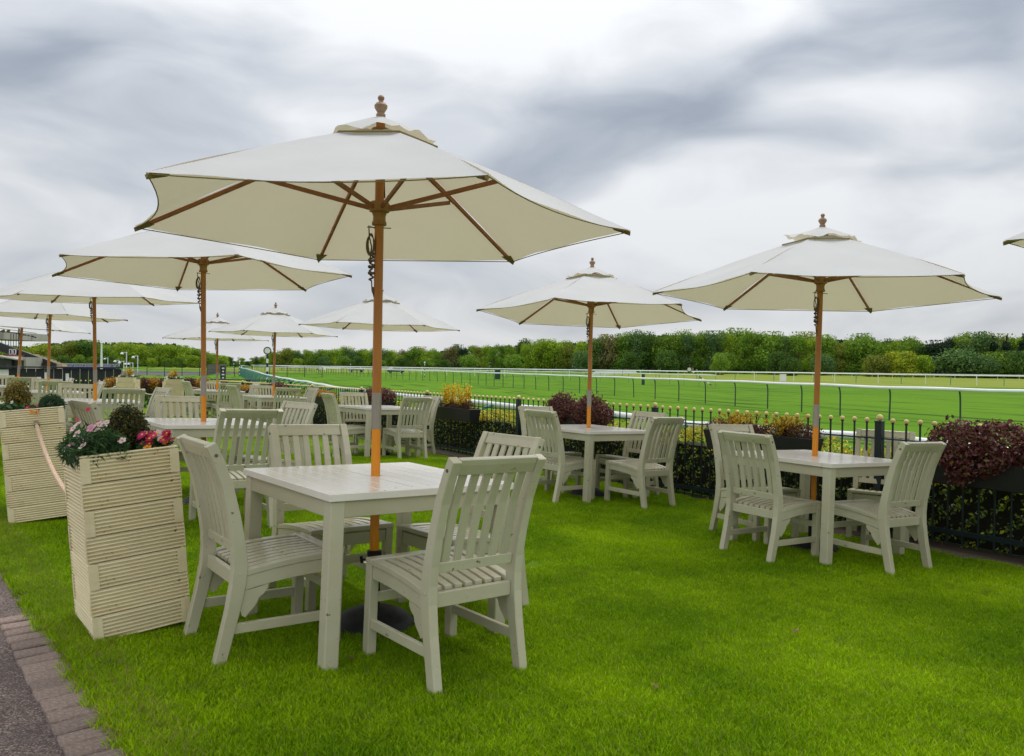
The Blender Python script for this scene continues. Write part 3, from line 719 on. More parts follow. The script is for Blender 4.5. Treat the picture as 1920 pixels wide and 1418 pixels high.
# place: key, position, rib radius, rib rotation(deg), tip height, drop, lean, label
UMB = [
 ('T1', (-.675, 3.89), 1.247, -2.5, 1.982, .508, (.004, .008), 'largest cream parasol over the nearest table, with six wooden ribs seen from below', 0),
 ('T3', None, 1.335, -11, 2.052, .502, (.026, .027), 'cream parasol at right over the table by the fence, vent flap kicked up', .055),
 ('T2', None, 1.29, 7.9, 2.012, .487, (.015, .060), 'cream parasol right of centre over the middle fence table', 0),
 ('T4', None, 1.337, 2.5, 2.077, .50, (-.015, .016), 'cream parasol directly behind and left of the largest one, ribs in view', 0),
 ('T6', None, 1.351, 22, 2.10, .50, (.002, -.030), 'cream parasol of the third left table with a cord hook on its pole', 0),
 ('T9', None, 1.257, 10, 2.007, .477, (.018, .003), 'white topped parasol just right of the big orange pole', 0),
 ('T10', None, 1.248, 20, 2.003, .476, (.015, .009), 'white topped parasol above the striped winning post', 0),
 ('T11', None, 1.209, 31.7, 1.965, .474, (.002, -.003), 'farthest white topped parasol partly behind the one at the winning post', 0),
 ('T7', None, 1.234, 11.8, 2.023, .48, (.024, .007), 'low cream parasol at left with its pole in front of the tree line', 0),
 ('T8', None, 1.21, 34, 1.914, .48, (.066, .007), 'cream parasol at the left edge in front of the grandstand', 0),
 (None, (3.90, 3.90), 1.30, -15, 2.145, .50, (0, 0), 'parasol tip entering the picture at the right edge', 0),
]
for i, (key, pos, Rc, rot, zt, dr, lean, lab, vk) in enumerate(UMB):
    x, y = pos or TABLES[key][:2]
    t = make_umbrella(Rc, dr, R(rot), zt, seed=i+1, vent_kick=vk)
    M = Matrix.Translation((x - .75*lean[0], y - .75*lean[1], gz(x, y))) @ Matrix.Rotation(lean[0], 4, 'Y') @ Matrix.Rotation(-lean[1], 4, 'X')
    t.matrix_world = M; tag(t, lab, 'parasol', 'cream parasols over the garden tables')

# ------------------------------------------------------------------ cream slatted planters
def make_planter(W=.414, D=.435, H=.834, tiers=7):
    """W along local X, D along local Y; front face looks to -Y, origin at centre of base"""
    t = empty('timber_planter'); th = H/tiers; T = .022
    rows = 7
    def grooved(length, name, axis, off, z):
        # a deck board: ridges with round grooves, all one piece
        m = MB(); ph = (th - .0025)/rows; prof = [(0, 0)]
        pts = []
        for k in range(rows):
            z0 = k*ph
            if k in (0, rows-1) and False: pass
            pts += [(T-.009, z0+.0003), (T-.001, z0+ph*.12), (T+.001, z0+ph*.35), (T-.001, z0+ph*.58), (T-.009, z0+ph*.72), (T-.0105, z0+ph*.92)]
        poly = [(0, 0)] + pts + [(0, th-.0025)]
        m.prism(poly, -length/2, length/2); o_ = m.build(name, CREAM, t)
        return o_
    for k in range(tiers):
        z = k*th + .002; j = random.uniform(-.0015, .0015)
        cap = (k % 2 == 0)    # even tiers: long boards fitted between the short ones, whose ends show
        LW = W - (2*T+.002 if cap else 0); LD = D - (0 if cap else 2*T+.002)
        for s in (-1, 1):
            o_ = grooved(LW, 'board', 0, 0, z); o_.rotation_euler = (0, 0, s*math.pi/2); o_.location = (0, s*(D/2-T)+j, z)
            o_ = grooved(LD, 'board', 0, 0, z); o_.rotation_euler = (0, 0, 0 if s > 0 else math.pi); o_.location = (s*(W/2-T)+j, 0, z)
        # the squared ends of the outer boards
        if cap:
            for sx in (-1, 1):
                for sy in (-1, 1):
                    m = MB(); m.box((sx*(W/2-T/2), sy*(D/2+.0012), z+th/2-.002), (T+.003, .003, th-.006)); m.build('board_end', CREAM, t)
        else:
            for sx in (-1, 1):
                for sy in (-1, 1):
                    m = MB(); m.box((sx*(W/2+.0012), sy*(D/2-T/2), z+th/2-.002), (.003, T+.003, th-.006)); m.build('board_end', CREAM, t)
    # wide flat margins inside the cap tiers
    for k in range(0, tiers, 2):
        for sy in (-1, 1):
            for sx in (-1, 1):
                m = MB(); m.box((sx*(W/2-T-.008), sy*(D/2-.002), k*th+th/2), (.018, .010, th-.006)); m.build('board_end', CREAM, t)
    m = MB(); m.box((0, 0, H-.05), (W-2*T-.004, D-2*T-.004, .03)); m.build('soil', SOIL, t)
    m = MB(); m.box((0, D/2-T/2, H+.004), (W, T+.004, .008)); m.box((0, -D/2+T/2, H+.004), (W, T+.004, .008)); m.box((W/2-T/2, 0, H+.004), (T+.004, D-2*T-.004, .008)); m.box((-W/2+T/2, 0, H+.004), (T+.004, D-2*T-.004, .008)); m.build('rim', CREAM, t, .002)
    m = MB(); m.box((0, 0, H/2-.03), (W-2*T-.002, D-2*T-.002, H-.08)); m.build('liner', JOINT, t)
    return t
VROT = math.atan2(.579, .815) + .33 - .03 # front face runs across the terrace
def planter_frame(front, ang, tilt, z=0.0):
    """M such that local (-W/2,-D/2,0) is the front corner; the box leans a little towards the path"""
    n = Vector((tilt[0], tilt[1], 1)).normalized(); ex = Vector((math.cos(ang), math.sin(ang), 0))
    ex3 = (ex - n*ex.dot(n)).normalized(); ey = n.cross(ex3); M = Matrix((ex3, ey, n)).transposed().to_4x4()
    M.translation = Vector((front[0], front[1], gz(*front) + z)) + ex3*.207 + ey*.2175; return M
p0 = make_planter()
PM1 = planter_frame((-1.843, 3.459), R(38.6), (-.071, -.024)); p0.matrix_world = PM1
tag(p0, 'tall cream slatted timber planter with pink and red flowers beside the nearest chair', 'planter', 'tall cream timber planters')
p2 = copy_tree(p0); PM2 = planter_frame((-3.711, 5.765), R(31.5), (-.069, -.033), .013); p2.matrix_world = PM2
tag(p2, 'tall cream slatted planter cut by the left picture edge, rope clipped to it', 'planter', 'tall cream timber planters')
PM3 = Matrix.Translation((-10.07, 20.5, gz(-10, 20.5))) @ Matrix.Rotation(.22, 4, 'Z') @ Matrix.Scale(1.12, 4); p3 = copy_tree(p0); p3.matrix_world = PM3
tag(p3, 'distant cream planter at the lawn end, left one of two before the fence', 'planter', 'tall cream timber planters')
PM4 = Matrix.Translation((-8.72, 20.1, gz(-8.7, 20))) @ Matrix.Rotation(.5, 4, 'Z') @ Matrix.Scale(1.12, 4); p4 = copy_tree(p0); p4.matrix_world = PM4
tag(p4, 'distant cream planter at the lawn end, right one of two before the fence', 'planter', 'tall cream timber planters')

# ---- plants in the planters (coordinates in the planter's own frame, on its soil)
def in_planter(PM, x, y, z=.80): return PM @ Vector((x, y, z))
def conifer(PM, x, y, lab, w, h, pal, seed, n=3800):
    r = np.random.default_rng(seed); t = empty('conifer_bush', Matrix.Translation(in_planter(PM, x, y)), lab, 'bush')
    lob = [(0, 0, h*.42, w*.50, w*.50, h*.42), (0, 0, h*.62, w*.42, w*.42, h*.36), (w*.12, 0, h*.5, w*.42, w*.4, h*.40), (-w*.12, .01, h*.45, w*.4, w*.4, h*.4)]
    P, d = lobes_points(lob, n, r, .6); leaf_mesh('foliage', leaf_arrays(P, d, .017, 2.2, seed, jitter=.7), pick(*pal, n, r), LEAF, t)
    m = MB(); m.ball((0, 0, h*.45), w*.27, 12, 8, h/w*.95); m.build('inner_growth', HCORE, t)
CONB = ([(.058, .070, .014), (.10, .092, .018), (.030, .036, .010), (.16, .11, .02)], [4, 3, 3, 1])
CONY = ([(.20, .16, .025), (.28, .21, .03), (.11, .10, .02), (.38, .26, .03)], [3, 3, 3, 1])
conifer(PM1, .035, .03, 'small brown green clipped conifer in the middle of the nearer planter', .185, .25, CONB, 5, 6500)
conifer(PM2, -.10, .0, 'golden brown conifer bush in the planter at the left edge', .19, .27, CONY, 6)
def flower_plant(PM, name, lab, cat, x0, x1, y0, y1, zh, n_leaf, leaf_size, lpal, flowers, seed, elong=5, z=.80, out=.0):
    r = np.random.default_rng(seed); t = empty(name, Matrix.Translation(in_planter(PM, (x0+x1)/2, (y0+y1)/2, z)), lab, cat)
    R3 = PM.to_3x3().normalized(); inv = lambda p: R3 @ Vector(p)
    P = np.stack([r.uniform(-.5, .5, n_leaf)*(x1-x0), r.uniform(-.5, .5, n_leaf)*(y1-y0), r.beta(1.4, 1.6, n_leaf)*zh], 1); e = 1 - (2*np.abs(P[:, 0])/(x1-x0))**3*.4; P[:, 2] *= e
    D = P*np.array([2, 2, .5]) + np.array([0, 0, .05]); D /= np.linalg.norm(D, axis=1)[:, None]
    V = leaf_arrays(P, D, leaf_size, elong, seed+2, fold=.05, jitter=.9)
    A = np.array(R3); V = V @ A.T
    leaf_mesh('foliage', V, pick(*lpal, n_leaf, r), LEAF, t)
    for (fx, fy, fz, rad, c1, c2, np_) in flowers:
        # a flower: ring of petals with an eye
        m = MB(); F = []; Vv = []; cc = []
        ctr = inv((fx, fy, fz)); nrm_ = (Vector((-.15, -.75, .65)) + Vector((r.uniform(-.3, .3), r.uniform(-.3, .3), r.uniform(-.2, .2)))).normalized(); a = nrm_.orthogonal().normalized(); b = nrm_.cross(a)
        for k in range(np_):
            w_ = 2*math.pi*k/np_ + r.uniform(-.1, .1); w2 = math.pi/np_*.95
            q = [(0, 0, 0), (math.cos(w_-w2)*.75, math.sin(w_-w2)*.75, .18), (math.cos(w_-w2*.4), math.sin(w_-w2*.4), .24), (math.cos(w_+w2*.4), math.sin(w_+w2*.4), .20), (math.cos(w_+w2)*.75, math.sin(w_+w2)*.75, .18)]
            i0 = len(Vv); Vv += [tuple(ctr + (a*p[0] + b*p[1] + nrm_*p[2])*rad) for p in q]; cc += [(*c1, 1)]*5; F.append(tuple(range(i0, i0+5)))
        i0 = len(Vv)
        for k in range(6): Vv.append(tuple(ctr + (a*math.cos(k*1.047)*.28 + b*math.sin(k*1.047)*.28 + nrm_*.2)*rad)); cc.append((*c2, 1))
        F.append(tuple(range(i0, i0+6)))
        mesh_obj('flower', Vv, F, PETAL, t, cols=cc)
    return t
PINK = (.66, .30, .42); PALE = (.78, .60, .56); HOT = (.62, .03, .11); CRIM = (.42, .008, .055); ORN = (.75, .33, .02); YEL = (.8, .6, .05); WHT = (.78, .76, .66)
r = random.Random(3)
fl = [(r.uniform(-.09, .10), r.uniform(-.19, .02), r.uniform(.06, .18), r.uniform(.014, .022), r.choice([PINK, PALE, PALE]), (.5, .25, .3), 5) for _ in range(19)]
fl += [(-.06, -.02, .20, .010, HOT, HOT, 5), (.02, -.05, .18, .010, HOT, HOT, 5), (-.01, .0, .24, .011, HOT, HOT, 5), (-.10, -.06, .09, .015, PINK, HOT, 5)]
flower_plant(PM1, 'pink_dianthus', 'pink and pale dianthus with narrow leaves spilling over the left corner of the nearer planter', 'flowers', -.235, .0, -.22, .12, .16, 1700, .055, GREEN, fl, 31, 6.0)
fl = [(r.uniform(-.07, .065), r.uniform(-.12, .0), r.uniform(.035, .105), r.uniform(.017, .023), r_c, YEL, 6) for r_c in [CRIM, CRIM, HOT, CRIM, (.55, .02, .16), PALE]*4]
fl += [(-.055, -.115, .040, .021, ORN, CRIM, 6), (-.025, -.125, .026, .021, ORN, CRIM, 6), (.0, -.125, .024, .018, ORN, CRIM, 6), (.03, -.10, .06, .017, ORN, CRIM, 6), (-.05, -.10, .012, .015, ORN, CRIM, 6)]
flower_plant(PM1, 'red_primrose', 'crimson primroses with orange ones below at the right corner of the nearer planter', 'flowers', .065, .205, -.15, .0, .07, 90, .085, ([(.035, .10, .03), (.06, .15, .05)], [1, 1]), fl, 32, 1.8)
fl = [(-.06, .0, .10, .014, HOT, HOT, 5), (.02, .02, .115, .012, HOT, HOT, 5), (.06, -.02, .09, .012, PALE, PINK, 5), (.03, -.05, .07, .012, PALE, PINK, 5)]
flower_plant(PM1, 'pink_dianthus', 'small dianthus with red buds behind the crimson primroses', 'flowers', .04, .21, .0, .16, .12, 500, .05, GREEN, fl, 33, 6.0)
fl = [(r.uniform(-.03, .04), r.uniform(-.10, -.02), r.uniform(.02, .06), .017, CRIM, ORN, 6) for _ in range(8)] + [(.0, -.11, .02, .017, ORN, CRIM, 6), (.03, -.11, .01, .017, ORN, CRIM, 6)]
flower_plant(PM2, 'red_primrose', 'crimson and orange primrose hanging over the front of the left edge planter', 'flowers', -.06, .06, -.18, -.06, .05, 70, .08, ([(.035, .10, .03), (.06, .15, .05)], [1, 1]), fl, 34, 1.8)
fl = [(-.01, -.08, .06, .018, WHT, PALE, 5), (.0, -.13, .03, .014, WHT, PALE, 5)]
flower_plant(PM2, 'leafy_dianthus', 'dense dark green dianthus cushion at the right end of the left edge planter', 'flowers', .05, .215, -.17, .14, .13, 1100, .05, ([(.02, .06, .02), (.035, .095, .03)], [1, 1]), fl, 35, 6.0)
fl = [(r.uniform(-.08, .1), r.uniform(-.08, .06), r.uniform(.05, .1), .016, WHT, YEL, 5) for _ in range(7)] + [(.04, -.1, .02, .02, (.10, .02, .14), YEL, 5), (.07, -.12, .03, .02, (.12, .02, .16), YEL, 5)]
flower_plant(PM2, 'mixed_bedding', 'white pansies and dark violas at the left end of the left edge planter', 'flowers', -.23, -.05, -.18, .12, .10, 420, .045, GREEN, fl, 36, 2.2)
for PM, nm, sd in ((PM3, 'left', 50), (PM4, 'right', 60)):
    fl = [(r.uniform(-.2, .2), r.uniform(-.16, .05), r.uniform(.04, .1), .035, WHT, YEL, 6) for _ in range(9)] + [(r.uniform(-.2, .2), r.uniform(-.1, .1), r.uniform(.06, .14), .03, (.5, .12, .2), YEL, 6) for _ in range(4)]
    flower_plant(PM, 'mixed_bedding', 'white bedding flowers filling the %s distant planter' % nm, 'flowers', -.25, .25, -.2, .18, .11, 500, .06, GREEN, fl, sd, 2.5)
    t = shrub('golden_shrub', 'golden leaved shrub standing in the %s distant planter' % nm, 'bush', None, tuple(in_planter(PM, .0, .02)), 0, [(0, 0, .14, .11, .11, .13), (.05, 0, .2, .07, .07, .08)], 500, .035, YELLOW, sd+1)

# ---- ropes
def rope(name, label, a, b, sag, r_=.0125, twist=True, ends=(True, False)):
    t = empty(name, Matrix.Translation(a), label, 'rope'); a_ = Vector(a); b_ = Vector(b); n = 90
    def P(s): p = a_.lerp(b_, s) - a_; p.z -= sag*4*s*(1-s); return p
    for k in range(3):
        m = MB(); pts = []
        for i in range(n+1):
            s = i/n; w_ = i*.75 + k*2.094; p = P(s); pts.append((p.x + math.cos(w_)*r_*.5, p.y + math.sin(w_)*r_*.35, p.z + math.sin(w_)*r_*.4))
        m.tube(pts, r_*.62, 6); m.build('strand', ROPEM, t, smooth=True)
    if ends[0]:
        m = MB(); d = (P(.03) - P(0)).normalized(); m.tube([P(0) - d*.002, P(0) + d*.06], .021, 12); m.tube([P(0) - d*.03, P(0)], .009, 10); m.ball(tuple(P(0) - d*.036), .011, 10, 6); m.build('ferrule', CHROME, t, smooth=True)
    return t
ra = PM2 @ Vector((.02, -.25, .735)); rb = PM1 @ Vector((-.14, .25, .56))
rope('barrier_rope', 'thick twisted rope with chrome end hanging between the two nearer planters', ra, rb, .10)
ra = PM3 @ Vector((.24, -.1, .60)); rb = PM4 @ Vector((-.24, -.1, .60)); rope('barrier_rope', 'slack rope between the two distant cream planters', ra, rb, .14, .014)
ra = PM4 @ Vector((.22, -.15, .70)); rope('barrier_rope', 'rope falling from the right distant planter towards the iron fence', ra, (-6.9, 21.6, .45), .05, .014)
ra = PM3 @ Vector((-.24, -.1, .62)); rope('barrier_rope', 'rope running left from the left distant planter', ra, (-13.0, 19.6, .55), .16, .014)

# ------------------------------------------------------------------ iron fence with ball finials
FZ0 = 7.05; FQ, FP = .3246, -.2285; FX0 = .4717
def fpt(k):      # k counts fence posts, post 0 stands left of the dark red shrub
    return Vector((FZ0*(FX0 + FP*k), FZ0*(1 + FQ*k), 0))
NP = 23
ftop = lambda k: EYE - .443 - .0155*k      # centre of the picket balls
fence = empty('iron_fence', None, 'low dark iron fence with cream ball finials along the racecourse side of the lawn', 'fence')
d = (fpt(1) - fpt(0)); frot = math.atan2(d.y, d.x)
m = MB(); m.box((0, 0, .29), (.017, .017, .66-.02)); pkA = m.build('picket', FENCEM, fence)
m = MB(); m.lathe([(.010, 0), (.013, .004), (.011, .010), (.009, .012)], 8, (0, 0, .935)); pkc = None
def picket(x, y, z0, ht, first=[None]):
    if first[0] is None:
        m = MB(); m.tube([(0, 0, 0), (0, 0, 1.0)], .0085, 6); m.lathe([(.013, .0), (.014, .010), (.009, .014)], 8, (0, 0, .972)); p = m.build('picket', FENCEM, fence)
        b = MB(); b.ball((0, 0, 1.0), .0215, 12, 8); bo = b.build('ball', BALLM, p, smooth=True); first[0] = (p, bo); p2_ = p; b2 = bo
    else:
        p, bo = first[0]; p2_ = p.copy(); link(p2_, fence); b2 = bo.copy(); link(b2, p2_)
    p2_.location = (x, y, z0); p2_.scale = (1, 1, 1)
    return p2_
bpy.data.objects.remove(pkA)
HTP = 1.0
cnt = 0
for kk in range(-2, 8):
    for j in range(1, NP):
        k_ = kk + j/NP; p = fpt(k_)
        if k_ > 7.9 or k_ < -1.2: continue
        z = ftop(k_) - HTP + random.uniform(-.002, .002)
        cnt += 1
        picket(p.x, p.y, z, HTP)
def fence_post(x, y, zt, par, first=[None]):
    if first[0] is None:
        m = MB(); m.box((0, 0, .5), (.062, .062, 1.06)); m.box((0, 0, 1.033), (.070, .070, .012)); p = m.build('post', FENCEM, par, .003); p.rotation_euler = (0, 0, frot)
        b = MB(); b.ball((0, 0, 1.068), .030, 16, 10); bo = b.build('ball', BALLM, p, smooth=True); first[0] = (p, bo); q = p
    else:
        p, bo = first[0]; q = p.copy(); link(q, par); b2 = bo.copy(); link(b2, q)
    q.location = (x, y, zt - 1.07 + .025); return q
for kk in range(-1, 9):
    p = fpt(kk); fence_post(p.x, p.y, ftop(kk)+.0, fence)
for dz, hgt in ((-.165, .045), (-.90, .040)):
    for kk in range(-1, 8):
        a = fpt(kk); b = fpt(kk+1); a.z = ftop(kk)+dz; b.z = ftop(kk+1)+dz; q = (b-a).normalized()*.034
        m = MB(); m.bar(a+q, b-q, .030 if dz > -.5 else .03, hgt if dz < -.5 else .012); m.build('rail', FENCEM, fence)
# end fence turning left at the bottom of the lawn
c0 = fpt(8); ED = Vector((-.815, -.579, 0))
fence2 = empty('iron_fence', None, 'end section of the iron fence across the bottom of the lawn, hung with flower troughs', 'fence')
ezt = ftop(8)
m = MB(); m.tube([(0, 0, 0), (0, 0, 1.0)], .009, 6); pk = m.build('picket', FENCEM, fence2)
b = MB(); b.ball((0, 0, 1.0), .0215, 10, 6); bb = b.build('ball', BALLM, pk, smooth=True)
for j in range(1, 40):
    p = c0 + ED*(.122*j); q = pk if j == 1 else pk.copy()
    if j > 1: link(q, fence2); b2 = bb.copy(); link(b2, q)
    q.location = (p.x, p.y, ezt-1.0)
for j in (1.6, 3.2, 4.9):
    p = c0 + ED*j; fence_post(p.x, p.y, ezt, fence2)
for dz, h_ in ((-.165, .014), (-.9, .04)):
    m = MB(); m.bar((c0.x, c0.y, ezt+dz), (c0.x+ED.x*4.9, c0.y+ED.y*4.9, ezt+dz), .03, h_); m.build('rail', FENCEM, fence2)

# ---- evergreen hedge behind the fence
def hedge(name, label, k0, k1, n, seed, off=.33, depth=.30, hgt=.66, size=.038):
    r = np.random.default_rng(seed); kk = r.uniform(k0, k1, n); nn = Vector((.815, .579, 0))
    base = np.array([[fpt(k).x, fpt(k).y] for k in kk]); t = r.uniform(-1, 1, n); zt = r.uniform(0, 1, n)
    lump = .05*np.sin(kk*9) + .05*np.sin(kk*23+1) + .03*np.sin(kk*51)
    face = r.random(n)
    dd = np.where(face < .6, -1 + r.uniform(0, .35, n), t); zz = np.where(face < .6, zt, 1 - r.uniform(0, .2, n)**1.2)
    H_ = hgt + lump; P = np.stack([base[:, 0] + .815*(off + dd*depth*(1+lump)), base[:, 1] + .579*(off + dd*depth*(1+lump)), np.zeros(n)], 1)
    gzv = np.array([gz(x, y) for x, y in base]); P[:, 2] = gzv + .02 + zz*H_ + r.normal(0, .012, n)
    # clustered growth: keep leaves in sprays
    keep = (np.sin(P[:, 2]*31 + kk*70) + np.sin(kk*113 + P[:, 2]*17) + np.sin(P[:, 2]*67 - kk*190)*.8 + r.normal(0, .45, n)) > .25; keep |= zz > .85
    D = np.where((face < .6)[:, None], np.array([-.8, -.6, .35]), np.array([-.2, -.2, 1.0]))
    V = leaf_arrays(P, D, size, 1.7, seed+1, jitter=.75); C = pick(*HEDGEC, n, r)
    # new growth on the top of the hedge is yellow
    top = (zz > .86) & (r.random(n) < .65); C[top] = np.array((.74, .62, .035))*r.uniform(.6, 1.2, (top.sum(), 1))
    t_ = empty(name, Matrix.Translation((0, 0, 0)), label, 'hedge')
    leaf_mesh('foliage', V[keep], C[keep], LEAF, t_)
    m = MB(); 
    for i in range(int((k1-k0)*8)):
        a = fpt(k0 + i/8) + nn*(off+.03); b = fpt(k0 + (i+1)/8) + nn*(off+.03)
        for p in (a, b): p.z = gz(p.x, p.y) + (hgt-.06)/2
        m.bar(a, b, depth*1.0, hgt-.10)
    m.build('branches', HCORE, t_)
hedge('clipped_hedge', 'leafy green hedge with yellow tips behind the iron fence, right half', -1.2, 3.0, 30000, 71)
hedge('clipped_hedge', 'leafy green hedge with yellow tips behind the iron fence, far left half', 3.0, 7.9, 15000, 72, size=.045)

# ---- black troughs hanging on the fence and the shrubs growing in them
def trough(px0, px1, lab, k_hint, W=None):
    pass
def b_of(px): return (px-960)/FPX
def k_of(px):
    b = b_of(px) ; return (FX0 - b)/(b*FQ - FP)
TR = MB(); tlen = 1.0
TR.add([(-.5, -.11, .21), (.5, -.11, .21), (.5, .11, .21), (-.5, .11, .21), (-.47, -.08, 0), (.47, -.08, 0), (.47, .08, 0), (-.47, .08, 0),
        (-.485, -.095, .205), (.485, -.095, .205), (.485, .095, .205), (-.485, .095, .205), (-.475, -.085, .16), (.475, -.085, .16), (.475, .085, .16), (-.475, .085, .16)],
       [(0, 1, 5, 4), (1, 2, 6, 5), (2, 3, 7, 6), (3, 0, 4, 7), (4, 5, 6, 7), (0, 8, 9, 1), (1, 9, 10, 2), (2, 10, 11, 3), (3, 11, 8, 0), (8, 12, 13, 9), (9, 13, 14, 10), (10, 14, 15, 11), (11, 15, 12, 8), (12, 15, 14, 13)])
tr_first = [None]
def put_trough(p, rot, zt, lab, group='black troughs hung on the iron fence', sc=1.0):
    if tr_first[0] is None:
        t = empty('flower_trough'); TR.build('trough_box', TROUGHM, t, .006)
        for s in (-.3, .3): m = MB(); m.bar((s, .10, .215), (s, .19, .215), .03, .006); m.bar((s, .19, .215), (s, .19, .15), .03, .006, (0, 1, 0)); m.build('hanging_bracket', FENCEM, t)
        m = MB(); m.box((0, 0, .172), (.94, .17, .018)); m.build('soil', SOIL, t); tr_first[0] = t
    else: t = copy_tree(tr_first[0])
    t.matrix_world = Matrix.Translation((p.x, p.y, zt)) @ Matrix.Rotation(rot, 4, 'Z') @ Matrix.Diagonal((sc, 1, 1, 1)); return tag(t, lab, 'trough', group)
NRM = Vector((-.815, -.579, 0))
def tr_at(px, lab, sc=1.0, dz=-.19):
    k_ = k_of(px); p = fpt(k_) + NRM*.20; zt = ftop(k_) + dz - .21; put_trough(p, frot + math.pi, zt, lab, sc=sc); return p, zt + .19
# d: big dark shrub at the right edge
p, z = tr_at(1868, 'black trough at the right edge under the large dark red shrub', 1.05, -.26)
shrub('purple_shrub', 'large dark red leaved shrub spilling over its trough at the right edge', 'bush', 'purple leaved shrubs in the fence troughs', (p.x, p.y, z), frot + math.pi,
      [(-.18, .0, .13, .24, .20, .20), (.12, .03, .15, .26, .22, .19), (.42, .05, .10, .24, .2, .16), (-.36, -.02, .04, .14, .14, .09), (-.02, -.14, .02, .26, .10, .12), (-.10, -.18, -.08, .10, .06, .10)], 6800, .038, PURPLE, 81)
# c: low red heather with two yellow tufts
p, z = tr_at(1450, 'black trough behind the far right table holding red heather and two yellow tufts', 1.3)
shrub('red_heather', 'low rusty red heather filling the trough behind the right table', 'bush', None, (p.x, p.y, z), frot+math.pi, [(-.5, 0, .05, .18, .11, .09), (-.2, 0, .04, .24, .11, .08), (.15, 0, .04, .24, .12, .08), (.48, 0, .06, .2, .11, .09)], 7500, .017, REDHEATH, 82)
for dx, nm in ((.28, 'left'), (-.30, 'right')):
    q = p + Vector((math.cos(frot), math.sin(frot), 0))*dx; t = empty('yellow_euonymus', Matrix.Translation((q.x, q.y, z)), 'tuft of yellow leaved sprays, the %s one in the trough behind the right table' % nm, 'plant', 'yellow tufts in the trough behind the right table')
    rr = np.random.default_rng(83+int(dx*10)); sprigs(t, [(rr.normal(0, .08), rr.normal(0, .05), -.01) for _ in range(34)], .23, 26, .030, YELLOW, 84, .11)
# b: two purple shrubs behind the middle table
p, z = tr_at(1099, 'black trough with two purple shrubs behind the middle table', 1.05)
uvec = Vector((math.cos(frot), math.sin(frot), 0))
for dx, nm, sc, sd in ((.24, 'left', 1.0, 85), (-.34, 'right', 1.0, 86)):
    q = p + uvec*dx
    shrub('purple_shrub', 'rounded purple leaved shrub, %s of the pair behind the middle table' % nm, 'bush', 'purple leaved shrubs in the fence troughs', (q.x, q.y, z), frot+math.pi,
          [(0, 0, .14, .22, .18, .20), (.16, 0, .08, .22, .16, .14), (-.14, .02, .10, .2, .16, .16), (0, -.1, .02, .24, .09, .11)], 5600, .032, PURPLE, sd)
# a: heather and two forsythia-like bushes
p, z = tr_at(876, 'black trough left of centre with two tall yellow flowering sprays', 1.15)
shrub('red_heather', 'low brownish red heather under the two yellow sprays', 'bush', None, (p.x, p.y, z), frot+math.pi, [(-.36, 0, .04, .18, .11, .08), (-.1, 0, .03, .2, .11, .07), (.15, 0, .04, .2, .11, .08), (.36, 0, .05, .17, .10, .09)], 4200, .017, REDHEATH, 87)
for dx, nm in ((.26, 'left'), (-.22, 'right')):
    q = p + uvec*dx; t = empty('yellow_blossom_shrub', Matrix.Translation((q.x, q.y, z)), 'upright shrub of bright yellow blossom, the %s of two in the trough left of centre' % nm, 'plant', 'yellow blossom shrubs in the trough left of centre')
    rr = np.random.default_rng(88+int(dx*10)); sprigs(t, [(rr.normal(0, .05), rr.normal(0, .04), 0) for _ in range(20)], .43, 38, .034, ([(.80, .56, .02), (.85, .66, .05), (.6, .42, .02)], [4, 3, 1]), 89, .11)
for px, pal, nm, sc, sz in ((729, PURPLE, 'purple', 1.0, .038), (620, ORANGE, 'orange', .95, .034), (534, PURPLE, 'purple', .9, .045), (476, ORANGE, 'golden', .9, .04), (438, PURPLE, 'purple', .8, .04), (412, ORANGE, 'golden', .9, .05)):
    where = {729: 'right of the big orange pole', 620: 'behind the chairs left of the big orange pole', 534: 'just right of the winning post', 476: 'left of the winning post', 438: 'between two golden ones near the fence corner', 412: 'at the far corner of the fence'}[px]
    p, z = tr_at(px, 'black fence trough of the %s shrub %s' % (nm, where), sc)
    n_ = 3800 if px > 600 else 1500; hh_ = .15 if nm == 'purple' else .08
    if px == 438: n_ = 700; hh_ = .07
    shrub(('purple' if nm == 'purple' else 'golden') + '_shrub', '%s leaved shrub in the fence trough %s' % (nm, where), 'bush', 'shrubs in the farther fence troughs', (p.x, p.y, z), frot+math.pi,
          [(-.3, 0, hh_*.7, .22, .17, hh_), (0, 0, hh_*.8, .24, .18, hh_*1.1), (.3, 0, hh_*.75, .22, .17, hh_)], n_, sz, pal, 90+px)
